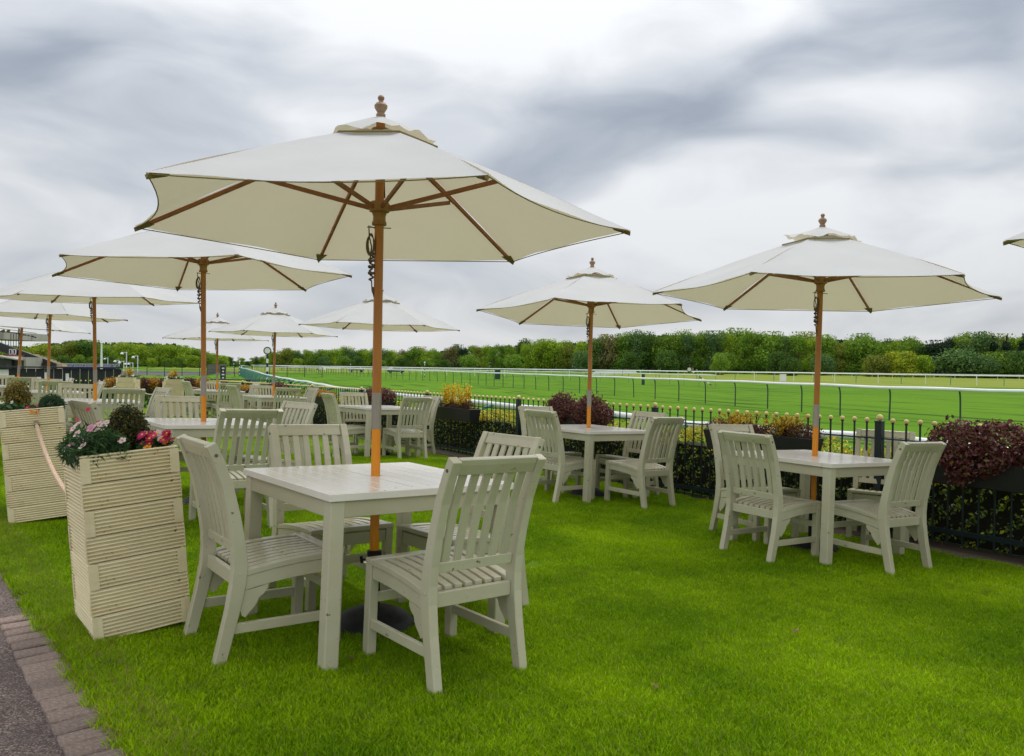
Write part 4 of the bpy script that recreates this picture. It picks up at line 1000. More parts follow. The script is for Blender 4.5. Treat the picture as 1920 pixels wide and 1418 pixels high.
# troughs on the end fence, alternating purple and gold
for j, (px, pal, nm) in enumerate(((204, ORANGE, 'golden'), (213, PURPLE, 'purple'), (219, ORANGE, 'golden'), (231, PURPLE, 'purple'), (243, YELLOW, 'golden'), (258, PURPLE, 'purple'), (277, ORANGE, 'golden'), (299, PURPLE, 'purple'), (318, YELLOW, 'golden'), (343, PURPLE, 'purple'), (372, ORANGE, 'golden'))):
    b_ = b_of(px+3); # point of the end fence on that bearing
    s = (c0.x - b_*c0.y)/(b_*ED.y - ED.x); p = c0 + ED*s + Vector((.579, -.815, 0))*.16; z = ezt - .21
    if j % 2 == 1: put_trough(p, math.atan2(ED.y, ED.x), z-.21, 'black trough on the end fence below the %s bush at x order from the left number word %s' % (nm, ''), 'black troughs hung on the end fence', .62)
    lob = [(0, 0, .10, .27, .18, .19), (.12, 0, .15, .17, .14, .17), (-.12, 0, .08, .18, .14, .15)]
    shrub(('purple' if nm == 'purple' else 'golden')+'_shrub', '%s bush on the end fence, above %s' % (nm, ['the black bar end', 'the black bar end', 'the left planter rim at left', 'the left planter', 'the left planter', 'the gap right of the left planter', 'the gap between the distant planters', 'the gap left of the right planter', 'the right planter', 'the right end of the right planter', 'the fence corner'][j]), 'bush', 'bushes in the end fence troughs', (p.x, p.y, z), 0, lob, 1100, .055, pal, 200+j)
ends_ = ['under the first purple bush from the left', 'under the purple bush over the left planter', 'under the purple bush right of the left planter', 'under the purple bush left of the right planter', 'under the purple bush at the right end']
for o, e_ in zip([o for o in bpy.data.objects if o.get('group') == 'black troughs hung on the end fence'], ends_): o['label'] = 'narrow black trough on the end fence, ' + e_
# low dark evergreen below them
r_ = np.random.default_rng(5); n = 6000; s = r_.uniform(.2, 4.6, n); P = np.stack([c0.x + ED.x*s + .579*r_.uniform(-.1, .5, n), c0.y + ED.y*s - .815*r_.uniform(.0, .35, n), np.zeros(n)], 1)
P[:, 2] = np.array([gz(a, b) for a, b in P[:, :2]]) + r_.uniform(0, .62, n); hd = empty('ivy_hedge', None, 'dark bushy ivy below the troughs of the end fence', 'hedge'); D = np.tile(np.array([.3, -.8, .3]), (n, 1)); leaf_mesh('foliage', leaf_arrays(P, D, .06, 1.6, 6), pick(*GREEN, n, r_), LEAF, hd)

# ------------------------------------------------------------------ running rails
def spline(pts, step):
    """Catmull-Rom resampled at equal steps"""
    P = [Vector((x, y)) for x, y in pts]; P = [P[0]*2-P[1]] + P + [P[-1]*2-P[-2]]; out = []
    for i in range(1, len(P)-2):
        for k in range(24):
            t = k/24; a, b, c, d_ = P[i-1:i+3]
            out.append(.5*((2*b) + (c-a)*t + (2*a-5*b+4*c-d_)*t*t + (3*b-a-3*c+d_)*t**3))
    out.append(P[-2]); res = [out[0]]; acc = 0
    for a, b in zip(out, out[1:]):
        L_ = (b-a).length; pos = step-acc
        while pos <= L_: res.append(a.lerp(b, pos/L_)); pos += step
        acc = (acc + L_) % step if L_ else acc
    return out, res
def running_rail(label, pts, ht, step, postm, side, r_=.065, curved=True, first_off=0, postr=.032, zg=COURSE_Z, segs=10, postm2=None, maxposts=90, hook=.42):
    fence_ = empty('running_rail', None, label, 'rail')
    path, res = spline(pts, step)
    m = MB(); m.tube([(p.x, p.y, zg+ht+.012*math.sin(i*.35)) for i, p in enumerate(path)], r_, segs); m.build('top_tube', TUBEW, fence_, smooth=True)
    pr = None; pr2 = None
    for i, p in enumerate(res[:maxposts]):
        if i < first_off: continue
        q = res[min(i+1, len(res)-1)] - res[max(i-1, 0)]; a = math.atan2(q.y, q.x)
        mm = postm2 if (postm2 and i % 2) else postm
        base = pr2 if (postm2 and i % 2) else pr
        if base is None:
            b = MB()
            if curved:   # post stands back and arches over to carry the tube
                s = side; q4 = hook; prof = [(s*q4, 0), (s*q4, ht*.66), (s*q4*.9, ht*.82), (s*q4*.64, ht*.93), (s*q4*.28, ht*.975), (0, ht*.985)]
                b.tube([(0, x, z) for x, z in prof], postr, 7)
            else: b.tube([(0, 0, 0), (0, 0, ht-.02)], postr, 6)
            base = b.build('post', mm, fence_, smooth=True)
            if postm2 and i % 2: pr2 = base
            else: pr = base
            q_ = base
        else: q_ = base.copy(); link(q_, fence_)
        q_.location = (p.x, p.y, zg); q_.rotation_euler = (random.uniform(-.02, .02), random.uniform(-.03, .03), a)
R1 = [(21, 22), (18.2, 27), (14.9, 31.2), (12.5, 39.5), (9.6, 47.5), (5.9, 57.5), (3.2, 64), (-1.0, 75), (-5.0, 86), (-12.4, 102), (-20, 118), (-36, 155), (-75, 250), (-112, 335)]
running_rail('long white running rail on dark curved posts crossing the racecourse behind the fence', R1, 1.30, 2.75, POSTG, -1, .068, True, hook=.16)
R2 = [(6.4, 4.2), (3.95, 8.8), (2.45, 10.6), (1.85, 12.1), (-1.5, 17.5), (-5.5, 25), (-8.2, 31.8), (-11.4, 39.5), (-17, 54), (-33, 98), (-52, 150), (-100, 290)]
running_rail('near white running rail just beyond the iron fence curving away up the straight', R2, 1.20, 1.9, POSTT, 1, .052, True)
R4 = [(22.6, 86.6), (15.8, 104), (7.9, 116), (-5, 128), (-22, 150), (-60, 210)]
running_rail('farther white rail ending near the leaning marker post', R4, 1.25, 3.2, POSTT, -1, .06, False, postr=.028)
R3 = [(110, 92), (72, 112), (39, 139), (4, 152), (-30, 175), (-80, 240)]
running_rail('white rail on thin alternating posts in front of the right hand woods', R3, 1.45, 3.4, POSTW, -1, .075, False, postr=.05, postm2=POSTT)
R5 = [(190, 190), (120, 205), (60, 225), (0, 245), (-60, 290), (-110, 340)]
running_rail('distant white rail along the foot of the woods', R5, 1.3, 5.0, POSTW, -1, .075, False, postr=.04, maxposts=70)
R6 = [(-20, 128), (-45, 165), (-70, 210), (-115, 330)]
running_rail('short white rail inside the far bend of the course', R6, 1.2, 4.0, POSTT, -1, .07, False, postr=.03)

# marker posts
def marker(loc, ht, disc, label, name='marker_post', dark=None, lean=None, stripes=8, r_=.05):
    dark = dark or STRIPEK
    t = empty(name, Matrix.Translation(loc), label, 'marker post')
    if lean is not None: t.rotation_euler = lean
    n = stripes; hp = ht - disc*.5
    for k in range(n):
        m = MB(); m.tube([(0, 0, hp*k/n), (0, 0, hp*(k+1)/n - .0005)], r_, 10); m.build('stripe', dark if k % 2 == 0 else POSTW, t)
    a = math.atan2(loc[0], loc[1])
    m = MB(); m.tube([(0, -.03, ht), (0, .03, ht)], disc/2, 28); o_ = m.build('disc_rim', dark, t); o_.rotation_euler = (0, 0, -a)
    m = MB(); m.tube([(0, -.035, ht), (0, -.031, ht)], disc/2*.72, 28); o_ = m.build('disc_face', POSTW, t); o_.rotation_euler = (0, 0, -a)
    return t
marker((-23.5, 75, COURSE_Z), 3.20, .74, 'tall winning post with white disc in a black ring and black and white stripes', 'winning_post', r_=.10, stripes=7)
marker((-41.5, 119, COURSE_Z), 2.3, .42, 'small black and white striped post with disc beside the far straight', r_=.06)
marker((-57, 160, COURSE_Z), 2.0, .2, 'tiny striped post farthest up the straight', r_=.06)
marker((-15.0, 134, COURSE_Z), 2.5, .46, 'striped disc post in the middle distance above the yellow blossom', r_=.06)
marker((-48, 232, COURSE_Z), 2.2, .2, 'small striped post on the pale grass left of the big pole', r_=.08)
marker((23.8, 93, COURSE_Z-.02), 3.3, .62, 'leaning red and white striped marker post with disc at the end of a rail', dark=STRIPER, lean=(0, R(-55), 0), r_=.07)

# ------------------------------------------------------------------ trees
def make_tree(seed, w, h, kind='round', n=4200, size=.44):
    r = np.random.default_rng(seed); lobes = []
    nl = {'round': 26, 'tall': 22, 'bush': 16, 'pine': 20}[kind]
    for _ in range(nl):
        if kind == 'pine': z = r.uniform(.25, .97); rr = (1-z)*.42*w + .05*w; a = r.uniform(0, 6.28); lobes.append((math.cos(a)*rr*.6, math.sin(a)*rr*.6, z*h, rr*.8, rr*.8, h*.06)); continue
        z = r.uniform(.16 if kind != 'bush' else .10, .86); env = math.sin(math.pi*min(1, (z-.05)/.98))**.6
        a = r.uniform(0, 6.28); q = r.uniform(.25, .72)*w*.5*env; s = r.uniform(.16, .28)*w
        lobes.append((math.cos(a)*q, math.sin(a)*q, z*h, s, s, s*r.uniform(.7, 1.0)))
    P, d = lobes_points(lobes, n, r, .25); P[:, 2] = np.clip(P[:, 2], h*.03, h*1.02)
    # lobes lying inside others show less; shade variation is only leaf tone
    lt = r.uniform(.78, 1.2, len(lobes))
    V = leaf_arrays(P, d, size*w/9, 1.25, seed+1, jitter=.5)
    C = np.tile(np.array([1.0, 1.0, 1.0]), (n, 1))*r.uniform(.6, 1.4, (n, 1))
    return V, C, lobes
def f_tree(t, n, l, p):
    a = n.new('ShaderNodeAttribute'); a.attribute_name = 'Col'; oi = n.new('ShaderNodeObjectInfo')
    c = gmix(n, l, 1.0, a.outputs['Color'], oi.outputs['Color'], 'MULTIPLY')
    g = n.new('ShaderNodeNewGeometry'); b = gnoise(n, l, g.outputs['Position'], .35, 3); c = gmix(n, l, gramp(n, l, b, [(.35, (0, 0, 0)), (.7, (1, 1, 1))]), gmix(n, l, 1.0, c, (.72, .78, .9), 'MULTIPLY'), gmix(n, l, 1.0, c, (1.25, 1.15, .9), 'MULTIPLY'))
    l.new(c, p.inputs['Base Color']); p.inputs['Roughness'].default_value = .8; p.inputs['Specular IOR Level'].default_value = .1
    tr = n.new('ShaderNodeBsdfTranslucent'); ms = n.new('ShaderNodeMixShader'); ms.inputs[0].default_value = .2
    l.new(c, tr.inputs[0]); l.new(p.outputs[0], ms.inputs[1]); l.new(tr.outputs[0], ms.inputs[2]); l.new(ms.outputs[0], n['Material Output'].inputs[0])
TREEM = tex_ground('tree_foliage', f_tree)
TREES = []
def tree_proto(seed, kind, w, h):
    V, C, lobes = make_tree(seed, w, h, kind)
    me_c = leaf_mesh('crown', V, C, TREEM); m = MB()
    m.tube([(0, 0, 0), (.1, 0, h*.25), (0, .1, h*.55)], [w*.035, w*.026, w*.012], 7)
    for lb in lobes[:6]: m.tube([(0, 0, h*.22), (lb[0]*.5, lb[1]*.5, lb[2]*.75), (lb[0], lb[1], lb[2])], [w*.015, w*.01, w*.004], 5)
    tk = m.build('trunk', BARK); return me_c, tk, w, h
protos = {'round': [tree_proto(300+i, 'round', 10, 10+i) for i in range(4)], 'tall': [tree_proto(320+i, 'tall', 8, 12+i) for i in range(4)],
          'bush': [tree_proto(340+i, 'bush', 7, 5) for i in range(2)], 'pine': [tree_proto(350+i, 'pine', 7, 12) for i in range(2)]}
used = set()
HUES = {'bright': (.270, .395, .034), 'green': (.170, .290, .036), 'dark': (.090, .170, .034), 'olive': (.225, .265, .045), 'brown': (.215, .200, .085), 'blue': (.120, .215, .070), 'yellow': (.350, .420, .040), 'black': (.032, .060, .034)}
HN = {'bright': 'fresh bright green', 'green': 'mid green', 'dark': 'dark green', 'olive': 'olive green', 'brown': 'brownish half leafed', 'blue': 'bluish green', 'yellow': 'yellow green', 'black': 'near black evergreen'}
LM = [(0, 'behind the grandstand roof at the left edge'), (60, 'right of the grandstand'), (130, 'left of the third parasol pole'), (190, 'behind the white flagpole'), (215, 'behind the white lamp posts'), (262, 'behind the service yard'), (320, 'left of the second parasol pole'), (392, 'at the right end of the left wood'),
      (440, 'at the far end of the straight'), (505, 'right of the winning post'), (560, 'midway between winning post and big pole'), (630, 'just left of the big orange pole'), (712, 'just right of the big orange pole'), (790, 'above the yellow blossom trough'), (870, 'left of the image centre'), (950, 'at the image centre'),
      (1030, 'left of the middle fence parasol pole'), (1112, 'right of the middle fence parasol pole'), (1200, 'above the purple shrubs'), (1290, 'above the leaning marker post'), (1370, 'midway to the right parasol pole'), (1450, 'left of the right parasol pole'), (1545, 'right of the right parasol pole'), (1640, 'beside the yellow green bushes'), (1740, 'toward the right end of the woods'), (1830, 'at the right end of the woods')]
def place_tree(px, dist, ytop, hue, kind='round', w_mul=1.0, z0=COURSE_Z, row='front'):
    ps = protos[kind]; i = random.randrange(len(ps)); crown, trunk, w, h = ps[i]
    b = b_of(px); a = math.atan(b); Hy = 688 + .012*(px-960); top = EYE + (Hy - ytop)*dist/FPX; sc = (top - z0)/h
    M = Matrix.Translation((b*dist, dist, z0)) @ Matrix.Rotation(random.uniform(0, 6.28), 4, 'Z') @ Matrix.Diagonal((sc*w_mul, sc*w_mul, sc, 1))
    t = empty({'round': 'broadleaf_tree', 'tall': 'broadleaf_tree', 'bush': 'bushy_tree', 'pine': 'pine_tree'}[kind], M)
    if (kind, i) not in used: used.add((kind, i)); c, k_ = crown, trunk; c.parent = t; k_.parent = t
    else: c = crown.copy(); link(c, t); k_ = trunk.copy(); link(k_, t)
    v = random.uniform(.85, 1.15); hc = HUES[hue]; c.color = (hc[0]*v, hc[1]*v, hc[2]*v, 1)
    where = [n_ for x_, n_ in LM if x_ <= px][-1] if px >= 0 else LM[0][1]
    kn = {'round': 'round tree', 'tall': 'tall tree', 'bush': 'bushy tree', 'pine': 'conifer'}[kind]
    TREES.append((t, px)); tag(t, '%s %s, %s row, %s' % (HN[hue].replace(' half leafed', ''), kn, row, where), 'tree', 'trees of the woods round the racecourse')
# skyline heights read off the scene: (px, y of the top)
SKY_R = [(430, 668), (450, 671), (480, 668), (500, 663), (530, 653), (560, 656), (590, 655), (625, 652), (660, 650), (690, 655), (720, 654), (745, 657), (760, 653), (800, 652), (850, 648), (900, 643), (950, 640), (1000, 637), (1050, 634), (1100, 632), (1150, 628), (1200, 620), (1250, 620), (1300, 622), (1350, 620), (1400, 618), (1450, 620), (1500, 624), (1540, 630), (1600, 628), (1650, 634), (1700, 630), (1740, 640), (1760, 636), (1810, 620), (1850, 628), (1880, 628), (1925, 622)]
SKY_L = [(-30, 650), (20, 648), (60, 650), (85, 644), (110, 643), (150, 637), (185, 642), (215, 643), (240, 642), (270, 642), (300, 645), (325, 644), (350, 650), (372, 656), (395, 664), (415, 668)]
def interp(T, x):
    for (a, b), (c, d_) in zip(T, T[1:]):
        if x <= c: return b + (d_-b)*(x-a)/(c-a)
    return T[-1][1]
random.seed(21)
px = 432
while px < 1950:
    dist = 430 if px < 700 else (430 - (px-700)*.13)
    y = interp(SKY_R, px) + random.uniform(-1, 5)
    hue = random.choices(['bright', 'green', 'dark', 'olive', 'brown', 'blue', 'black'], [5, 6, 2, 2, .5, 2, .3 if px < 1700 else 2])[0]
    kind = random.choices(['round', 'tall'], [3, 2 if px < 1100 else 4])[0]
    if px > 1840 and random.random() < .5: kind, hue = 'pine', 'black'
    place_tree(px, dist, y, hue, kind, random.uniform(1.0, 1.25) * (1.0 if px < 800 else .85))
    px += random.uniform(15, 24) if px < 800 else random.uniform(20, 32)
px = 425
while px < 1950:   # second row fills the skyline
    dist = 462 if px < 700 else (462 - (px-700)*.13)
    y = interp(SKY_R, px) + random.uniform(-2, 3); hue = random.choices(['bright', 'green', 'dark', 'olive', 'brown'], [4, 5, 2, 2, .4])[0]
    place_tree(px, dist, y, hue, random.choice(['round', 'tall']), 1.15 if px < 800 else .95, row='back'); px += random.uniform(20, 30)
px = 440
while px < 1950:   # lower, bushy front edge
    dist = 405 if px < 700 else (405 - (px-700)*.13); y = interp(SKY_R, px); base = 690 + (px-430)*.008; yt = y + (base-y)*random.uniform(.42, .62)
    hue = random.choices(['green', 'dark', 'blue', 'bright'], [3, 4, 2, 1.5])[0]; place_tree(px, dist, yt, hue, 'bush', random.uniform(.8, 1.1), row='edge'); px += random.uniform(30, 60) if px < 850 else random.uniform(70, 130)
for px, y, hue, w in ((1640, 668, 'olive', 1.2), (1682, 660, 'yellow', 1.0), (1700, 664, 'yellow', 1.0), (1728, 668, 'bright', .8), (1800, 656, 'blue', 1.4), (1860, 662, 'green', 1.1), (1900, 660, 'dark', 1.3), (1480, 672, 'dark', .9), (1350, 665, 'green', .8)):
    place_tree(px, 262, y, hue, 'bush', w, row='edge')
px = -40
while px < 432:
    for row, dist, dy in (('front', 330, 0), ('back', 360, -1)):
        y = interp(SKY_L, px) + random.uniform(-1, 4) + dy
        place_tree(px + random.uniform(-5, 5), dist, y, random.choices(['bright', 'green', 'yellow', 'olive', 'dark'], [6, 3, 1.6, 1.2, .5])[0], 'round', random.uniform(1.2, 1.5), row=row)
    px += random.uniform(17, 23) if px > 330 else random.uniform(25, 34)
px = 60
while px < 432:
    place_tree(px, 300, 668 + random.uniform(-4, 6), random.choices(['green', 'dark', 'bright'], [3, 2, 2])[0], 'bush', random.uniform(.9, 1.3), row='edge'); px += random.uniform(20, 34)
from collections import defaultdict
dd_ = defaultdict(list)
for t_, p_ in TREES: dd_[t_['label']].append((p_, t_))
for lb, ls in dd_.items():
    if len(ls) > 1:
        for (p_, t_), o_ in zip(sorted(ls, key=lambda q: q[0]), ('leftmost', 'second from left', 'third from left', 'fourth from left', 'fifth from left', 'sixth from left')): t_['label'] = ' '.join((lb + ', ' + o_).replace('  ', ' ').split()[:16])
# deep wood behind the rows, one mass
r_ = np.random.default_rng(9); n = 16000; pxs = r_.uniform(430, 1960, n)
ds = np.where(pxs < 700, 490, 490 - (pxs-700)*.13) + r_.uniform(-6, 12, n); tops = np.array([interp(SKY_R, p)+11 for p in pxs]); Hy = 688+.012*(pxs-960)
zt = EYE + (Hy-tops)*ds/FPX; P = np.stack([b_of(pxs)*ds, ds, COURSE_Z + (zt-COURSE_Z)*r_.uniform(0, 1, n)], 1); D = np.tile(np.array([0, -1, .4]), (n, 1))
o = leaf_mesh('deep_wood', leaf_arrays(P, D, 2.4, 1.2, 4), pick([(.02, .05, .018), (.03, .07, .022)], [1, 1], n, r_), TREEL); tag(o, 'dark mass of wood behind the front rows of trees beyond the racecourse', 'wood', kind='stuff')
n = 5000; pxs = r_.uniform(-60, 420, n); ds = 380 + r_.uniform(-6, 12, n); tops = np.array([interp(SKY_L, p)+3 for p in pxs]); Hy = 688+.012*(pxs-960); zt = EYE + (Hy-tops)*ds/FPX
P = np.stack([b_of(pxs)*ds, ds, COURSE_Z + (zt-COURSE_Z)*r_.uniform(0, 1, n)], 1); D = np.tile(np.array([0, -1, .4]), (n, 1))
o = leaf_mesh('deep_wood', leaf_arrays(P, D, 2.4, 1.2, 4), pick([(.03, .07, .02), (.04, .09, .02)], [1, 1], n, r_), TREEL); tag(o, 'mass of green wood behind the trees at the left', 'wood', kind='stuff')

# ------------------------------------------------------------------ left background
def at(px, py, dist):
    """point on the line of sight of a picture position, at the given distance"""
    Hy = 688 + .012*(px-960); return Vector((b_of(px)*dist, dist, EYE + (Hy-py)*dist/FPX))
WALLM = mat('black_boarding', (.010, .011, .016), .5, objvar=.3)
BLUEM = mat('dark_blue_car_paint', (.012, .022, .085), .3, coat=.5)
GLASSM = mat('dark_window_glass', (.03, .04, .05), .1)
BRICKW = mat('brown_brick_wall', (.20, .08, .05), .85, var=(.14, .05, .035), var_scale=4)
CONC = mat('pale_concrete', (.40, .38, .35), .85, var=(.30, .28, .26), var_scale=.8)
SEATM = mat('tan_seat', (.42, .32, .20), .7, objvar=.15)
STEELK = mat('dark_steel', (.02, .022, .025), .5)
WHITEM = mat('white_frame_paint', (.75, .76, .76), .5)
# black boarded bar running left from the fence end
bar = empty('black_bar', None, 'long black boarded outdoor bar counter behind the left tables', 'bar')
e0 = at(228, 690, 27); e1 = at(-40, 690, 24.5)
zg = .05; zb = e0.z
n_pan = 16
for i in range(n_pan):
    a = e0.lerp(e1, i/n_pan); b = e0.lerp(e1, (i+1)/n_pan); q = (b-a).normalized()*.012
    m = MB(); m.bar((a.x+q.x, a.y+q.y, (zg+zb)/2-.02), (b.x-q.x, b.y-q.y, (zg+zb)/2-.02), .05 + .02*(i % 2), zb-zg-.06); m.build('panel', WALLM, bar)
m = MB(); m.bar((e0.x, e0.y, zb), (e1.x, e1.y, zb), .42, .045); m.build('counter_top', WALLM, bar)
m = MB(); m.bar((e0.x, e0.y-.22, zg+.1), (e1.x, e1.y-.22, zg+.1), .05, .05); m.build('foot_rail', STEELK, bar)
# small things standing on and before the bar
for px, py, w, h_, nm, lab, cat, mm in ((62, 713, .22, .2, 'menu_card', 'small pale card leaning on the black bar left of a pole', 'card', CONC), (75, 713, .12, .2, 'menu_card', 'narrow white card on the black bar', 'card', WHITEM), (128, 708, .10, .26, 'menu_card', 'tall white card at the middle of the black bar', 'card', WHITEM), (8, 702, .3, .3, 'menu_card', 'white notice on the bar at the left edge', 'card', WHITEM), (88, 707, .08, .3, 'menu_card', 'thin white card on the black bar beside the second pole', 'card', WHITEM)):
    s_ = (b_of(px)*e0.y - e0.x)/((e1.x-e0.x) - b_of(px)*(e1.y-e0.y)); p = e0.lerp(e1, s_); zc = EYE + ((688+.012*(px-960)) - py)*p.y/FPX
    m = MB(); m.box((0, 0, 0), (w, .012, h_)); m.box((0, -.01, -h_/2+.01), (w*1.1, .03, .02)); o = m.build(nm, mm, None, .002); o.location = (p.x, p.y-.06, zc); o.rotation_euler = (-.12, 0, math.atan2(e1.y-e0.y, e1.x-e0.x)+math.pi); tag(o, lab, cat)
# flagpole and lamp posts
def lamp_post(px, ytop, ybase, lab, big=False):
    d_ = 1.95*FPX/max(6, ybase - (688+.012*(px-960))); top = at(px, ytop, d_); t = empty('lamp_post', Matrix.Translation((top.x, top.y, COURSE_Z)), lab, 'lamp post', 'white lamp posts beyond the bar')
    H_ = top.z - COURSE_Z; rr = .10 if big else .085
    m = MB(); m.tube([(0, 0, 0), (0, 0, H_)], rr, 8); m.build('post', WHITEM, t)
    m = MB(); m.tube([(0, 0, H_-.18), (-.35, 0, H_-.10), (-.75, 0, H_-.16)], .05, 6); m.build('arm', WHITEM, t)
    m = MB(); m.lathe([(.30, -.16), (.27, 0), (.14, .14), (.03, .18)], 12, (-.85, 0, H_-.30)); m.build('lamp_shade', WHITEM, t, smooth=True)
for px, yt, yb, lab in ((202, 671, 693, 'short white lamp post just right of the flagpole'), (223, 675, 697, 'short white lamp post left of the tall lamp, hood to the left'), (232, 677, 698, 'short white lamp post close against the tall one'), (237, 660, 699, 'tallest white lamp post of the cluster beyond the bar'), (243, 680, 697, 'short lamp post right of the tall one, first of two'), (249, 680, 697, 'short lamp post right of the tall one, second of two'), (258, 667, 699, 'second tallest white lamp post, rightmost of the cluster')):
    lamp_post(px, yt, yb, lab)
p = at(190, 645, 95); t = empty('flagpole', Matrix.Translation((p.x, p.y, COURSE_Z)), 'plain white flagpole beside the third parasol pole', 'flagpole')
m = MB(); m.tube([(0, 0, 0), (0, 0, p.z-COURSE_Z)], [.17, .09], 8); m.build('pole', WHITEM, t); m = MB(); m.ball((0, 0, p.z-COURSE_Z+.08), .12, 8, 6); m.build('finial', WHITEM, t)
# parked dark blue cars
def car(loc, rot, body, label, cat='car'):
    t = empty('parked_car', Matrix.Translation(loc) @ Matrix.Rotation(rot, 4, 'Z'), label, cat, 'cars parked beyond the bar and on the course')
    m = MB(); sec = [(-2.05, .35), (-2.1, .62), (-1.95, .86), (-1.15, .96), (-.55, 1.38), (.75, 1.42), (1.55, 1.02), (2.0, .92), (2.08, .6), (2.05, .35)]
    m.prism(sec, -.84, .84); m.build('body', body, t, .05)
    m = MB(); m.prism([(-1.02, .98), (-.52, 1.33), (.70, 1.36), (1.38, 1.02)], -.846, .846); m.build('side_windows', GLASSM, t)
    m = MB(); m.add([(-1.17, -.66, .985), (-1.17, .66, .985), (-.60, .6, 1.365), (-.60, -.6, 1.365)], [(0, 1, 2, 3)]); m.build('windscreen', GLASSM, t)
    for sx in (-1.3, 1.3):
        for sy in (-.80, .80): m = MB(); m.tube([(sx, sy-.1, .32), (sx, sy+.1, .32)], .32, 14); m.build('wheel', STRIPEK, t)
    for sy in (-.6, .6): m = MB(); m.box((-2.07, sy, .68), (.05, .28, .12)); m.build('headlight', WHITEM, t)
for px, lab in ((20, 'blue and white car roof behind the bar at the left edge'), (113, 'dark blue car first of the row behind the bar'), (130, 'dark blue car second of the row behind the bar'), (150, 'dark blue car third of the row behind the bar'), (170, 'dark blue car fourth of the row behind the bar'), (193, 'dark blue car fifth of the row behind the flagpole'), (211, 'dark blue car last of the row at the bar end')):
    d_ = 155; b = b_of(px); car((b*d_, d_, COURSE_Z+.12), math.pi/2 + .25, BLUEM, lab)
car((b_of(668)*205, 205, COURSE_Z), .15, STEEL, 'silver car parked on the pale grass left of the big orange pole')
car((b_of(742)*190, 190, COURSE_Z), .1, BLUEM, 'dark car parked just right of the big orange pole')
def tent(px, dist, w, lab):
    p = at(px, 690, dist); t = empty('small_tent', Matrix.Translation((p.x, dist, COURSE_Z)), lab, 'tent')
    m = MB(); m.prism([(-w, 0), (0, w*.9), (w, 0)], -w*.7, w*.7); m.build('tent_cloth', WHITEM, t); m = MB(); m.prism([(-w*1.6, 0), (-w*1.2, w*.6), (-w*.95, w*.6), (-w*.95, 0)], -w*.6, w*.6); m.build('dark_side', STRIPEK, t)
tent(604, 290, 1.3, 'small dark and white tent on the pale grass far left of the big pole'); tent(733, 300, 1.5, 'small white peaked tent far beyond the big pole')
# black and white course board, hurdle and small dark boxes
p = at(418, 692, 62); t = empty('course_board', Matrix.Translation((p.x, 62, COURSE_Z)), 'black board with white markings standing left of the straight', 'sign')
m = MB(); m.box((0, 0, 1.05), (.42, .1, 1.35)); m.build('board', STRIPEK, t, .01)
for z_, w_ in ((1.55, .2), (1.3, .12), (1.05, .22), (.8, .14)): m = MB(); m.box((.03, -.055, z_), (w_, .008, .1)); m.build('marking', WHITEM, t)
for s in (-.15, .15): m = MB(); m.box((s, 0, .19), (.06, .06, .3)); m.build('leg', STRIPEK, t)
for px, dist, w, h_, lab in ((933, 120, .85, 1.35, 'dark green box standing on the course behind the long rail'), (1206, 92, .35, 1.2, 'slim dark post box behind the long rail right of the middle pole'), (1468, 128, .9, 1.2, 'small white equipment cabinet behind the rails left of the right pole')):
    p = at(px, 690, dist); m = MB(); m.box((0, 0, h_/2), (w, w*.6, h_)); m.box((0, 0, h_+.03), (w*1.1, w*.7, .06)); o = m.build('equipment_box', WHITEM if px == 1468 else POSTG, None, .02); o.location = (p.x, dist, COURSE_Z); tag(o, lab, 'box')
p = at(1150, 692, 150); m = MB(); m.prism([(-4.2, 0), (-3.4, .75), (4.2, .95), (4.6, .35)], -.3, .3); o = m.build('canvas_screen', WHITEM); o.location = (p.x, 150, COURSE_Z+.55); tag(o, 'low white sloping screen lying on the rails right of the middle pole', 'screen')
# dark screen fence and mesh fence by the yard
sf = empty('screen_fence', None, 'black screened fence running back beside the yard left of the straight', 'fence')
a = at(388, 703, 120); b = at(424, 690, 215)
for i in range(10):
    p = a.lerp(b, i/10); q = a.lerp(b, (i+1)/10); m = MB(); m.bar((p.x, p.y, COURSE_Z+.85), (q.x, q.y, COURSE_Z+.85), .08, 1.7); m.build('panel', STRIPEK, sf)
mf = empty('mesh_fence', None, 'low wire fence on dark posts along the front of the service yard', 'fence')
for i in range(14):
    x_ = -62 + i*2.6; m = MB(); m.tube([(x_, 116, COURSE_Z), (x_, 116, COURSE_Z+1.6)], .05, 6); m.build('post', STRIPEK, mf)
for z_ in (.5, 1.0, 1.55): m = MB(); m.tube([(-62, 116, COURSE_Z+z_), (-28, 116, COURSE_Z+z_)], .02, 5); m.build('wire', STRIPEK, mf)
# picnic benches: dark stacked tables beyond the end fence
bn = empty('stacked_benches', None, 'row of dark stacked trestle benches beyond the end fence', 'benches')
for i in range(9):
    x_ = -24 + i*1.3; m = MB(); m.box((x_, 48, COURSE_Z+.95), (1.2, .7, .06)); m.bar((x_-.45, 48, COURSE_Z), (x_+.1, 48, COURSE_Z+.92), .06, .08); m.bar((x_+.45, 48, COURSE_Z), (x_-.1, 48, COURSE_Z+.92), .06, .08); m.build('bench', STRIPEK, bn)

# ------------------------------------------------------------------ grandstand (side-on, stepping down to the right)
gs = empty('grandstand', None, 'racecourse grandstand at the left edge with stepped tan seating and dark steelwork', 'grandstand')
DG = 82.0
def g(px, py, dz=0): return at(px, py, DG + dz)
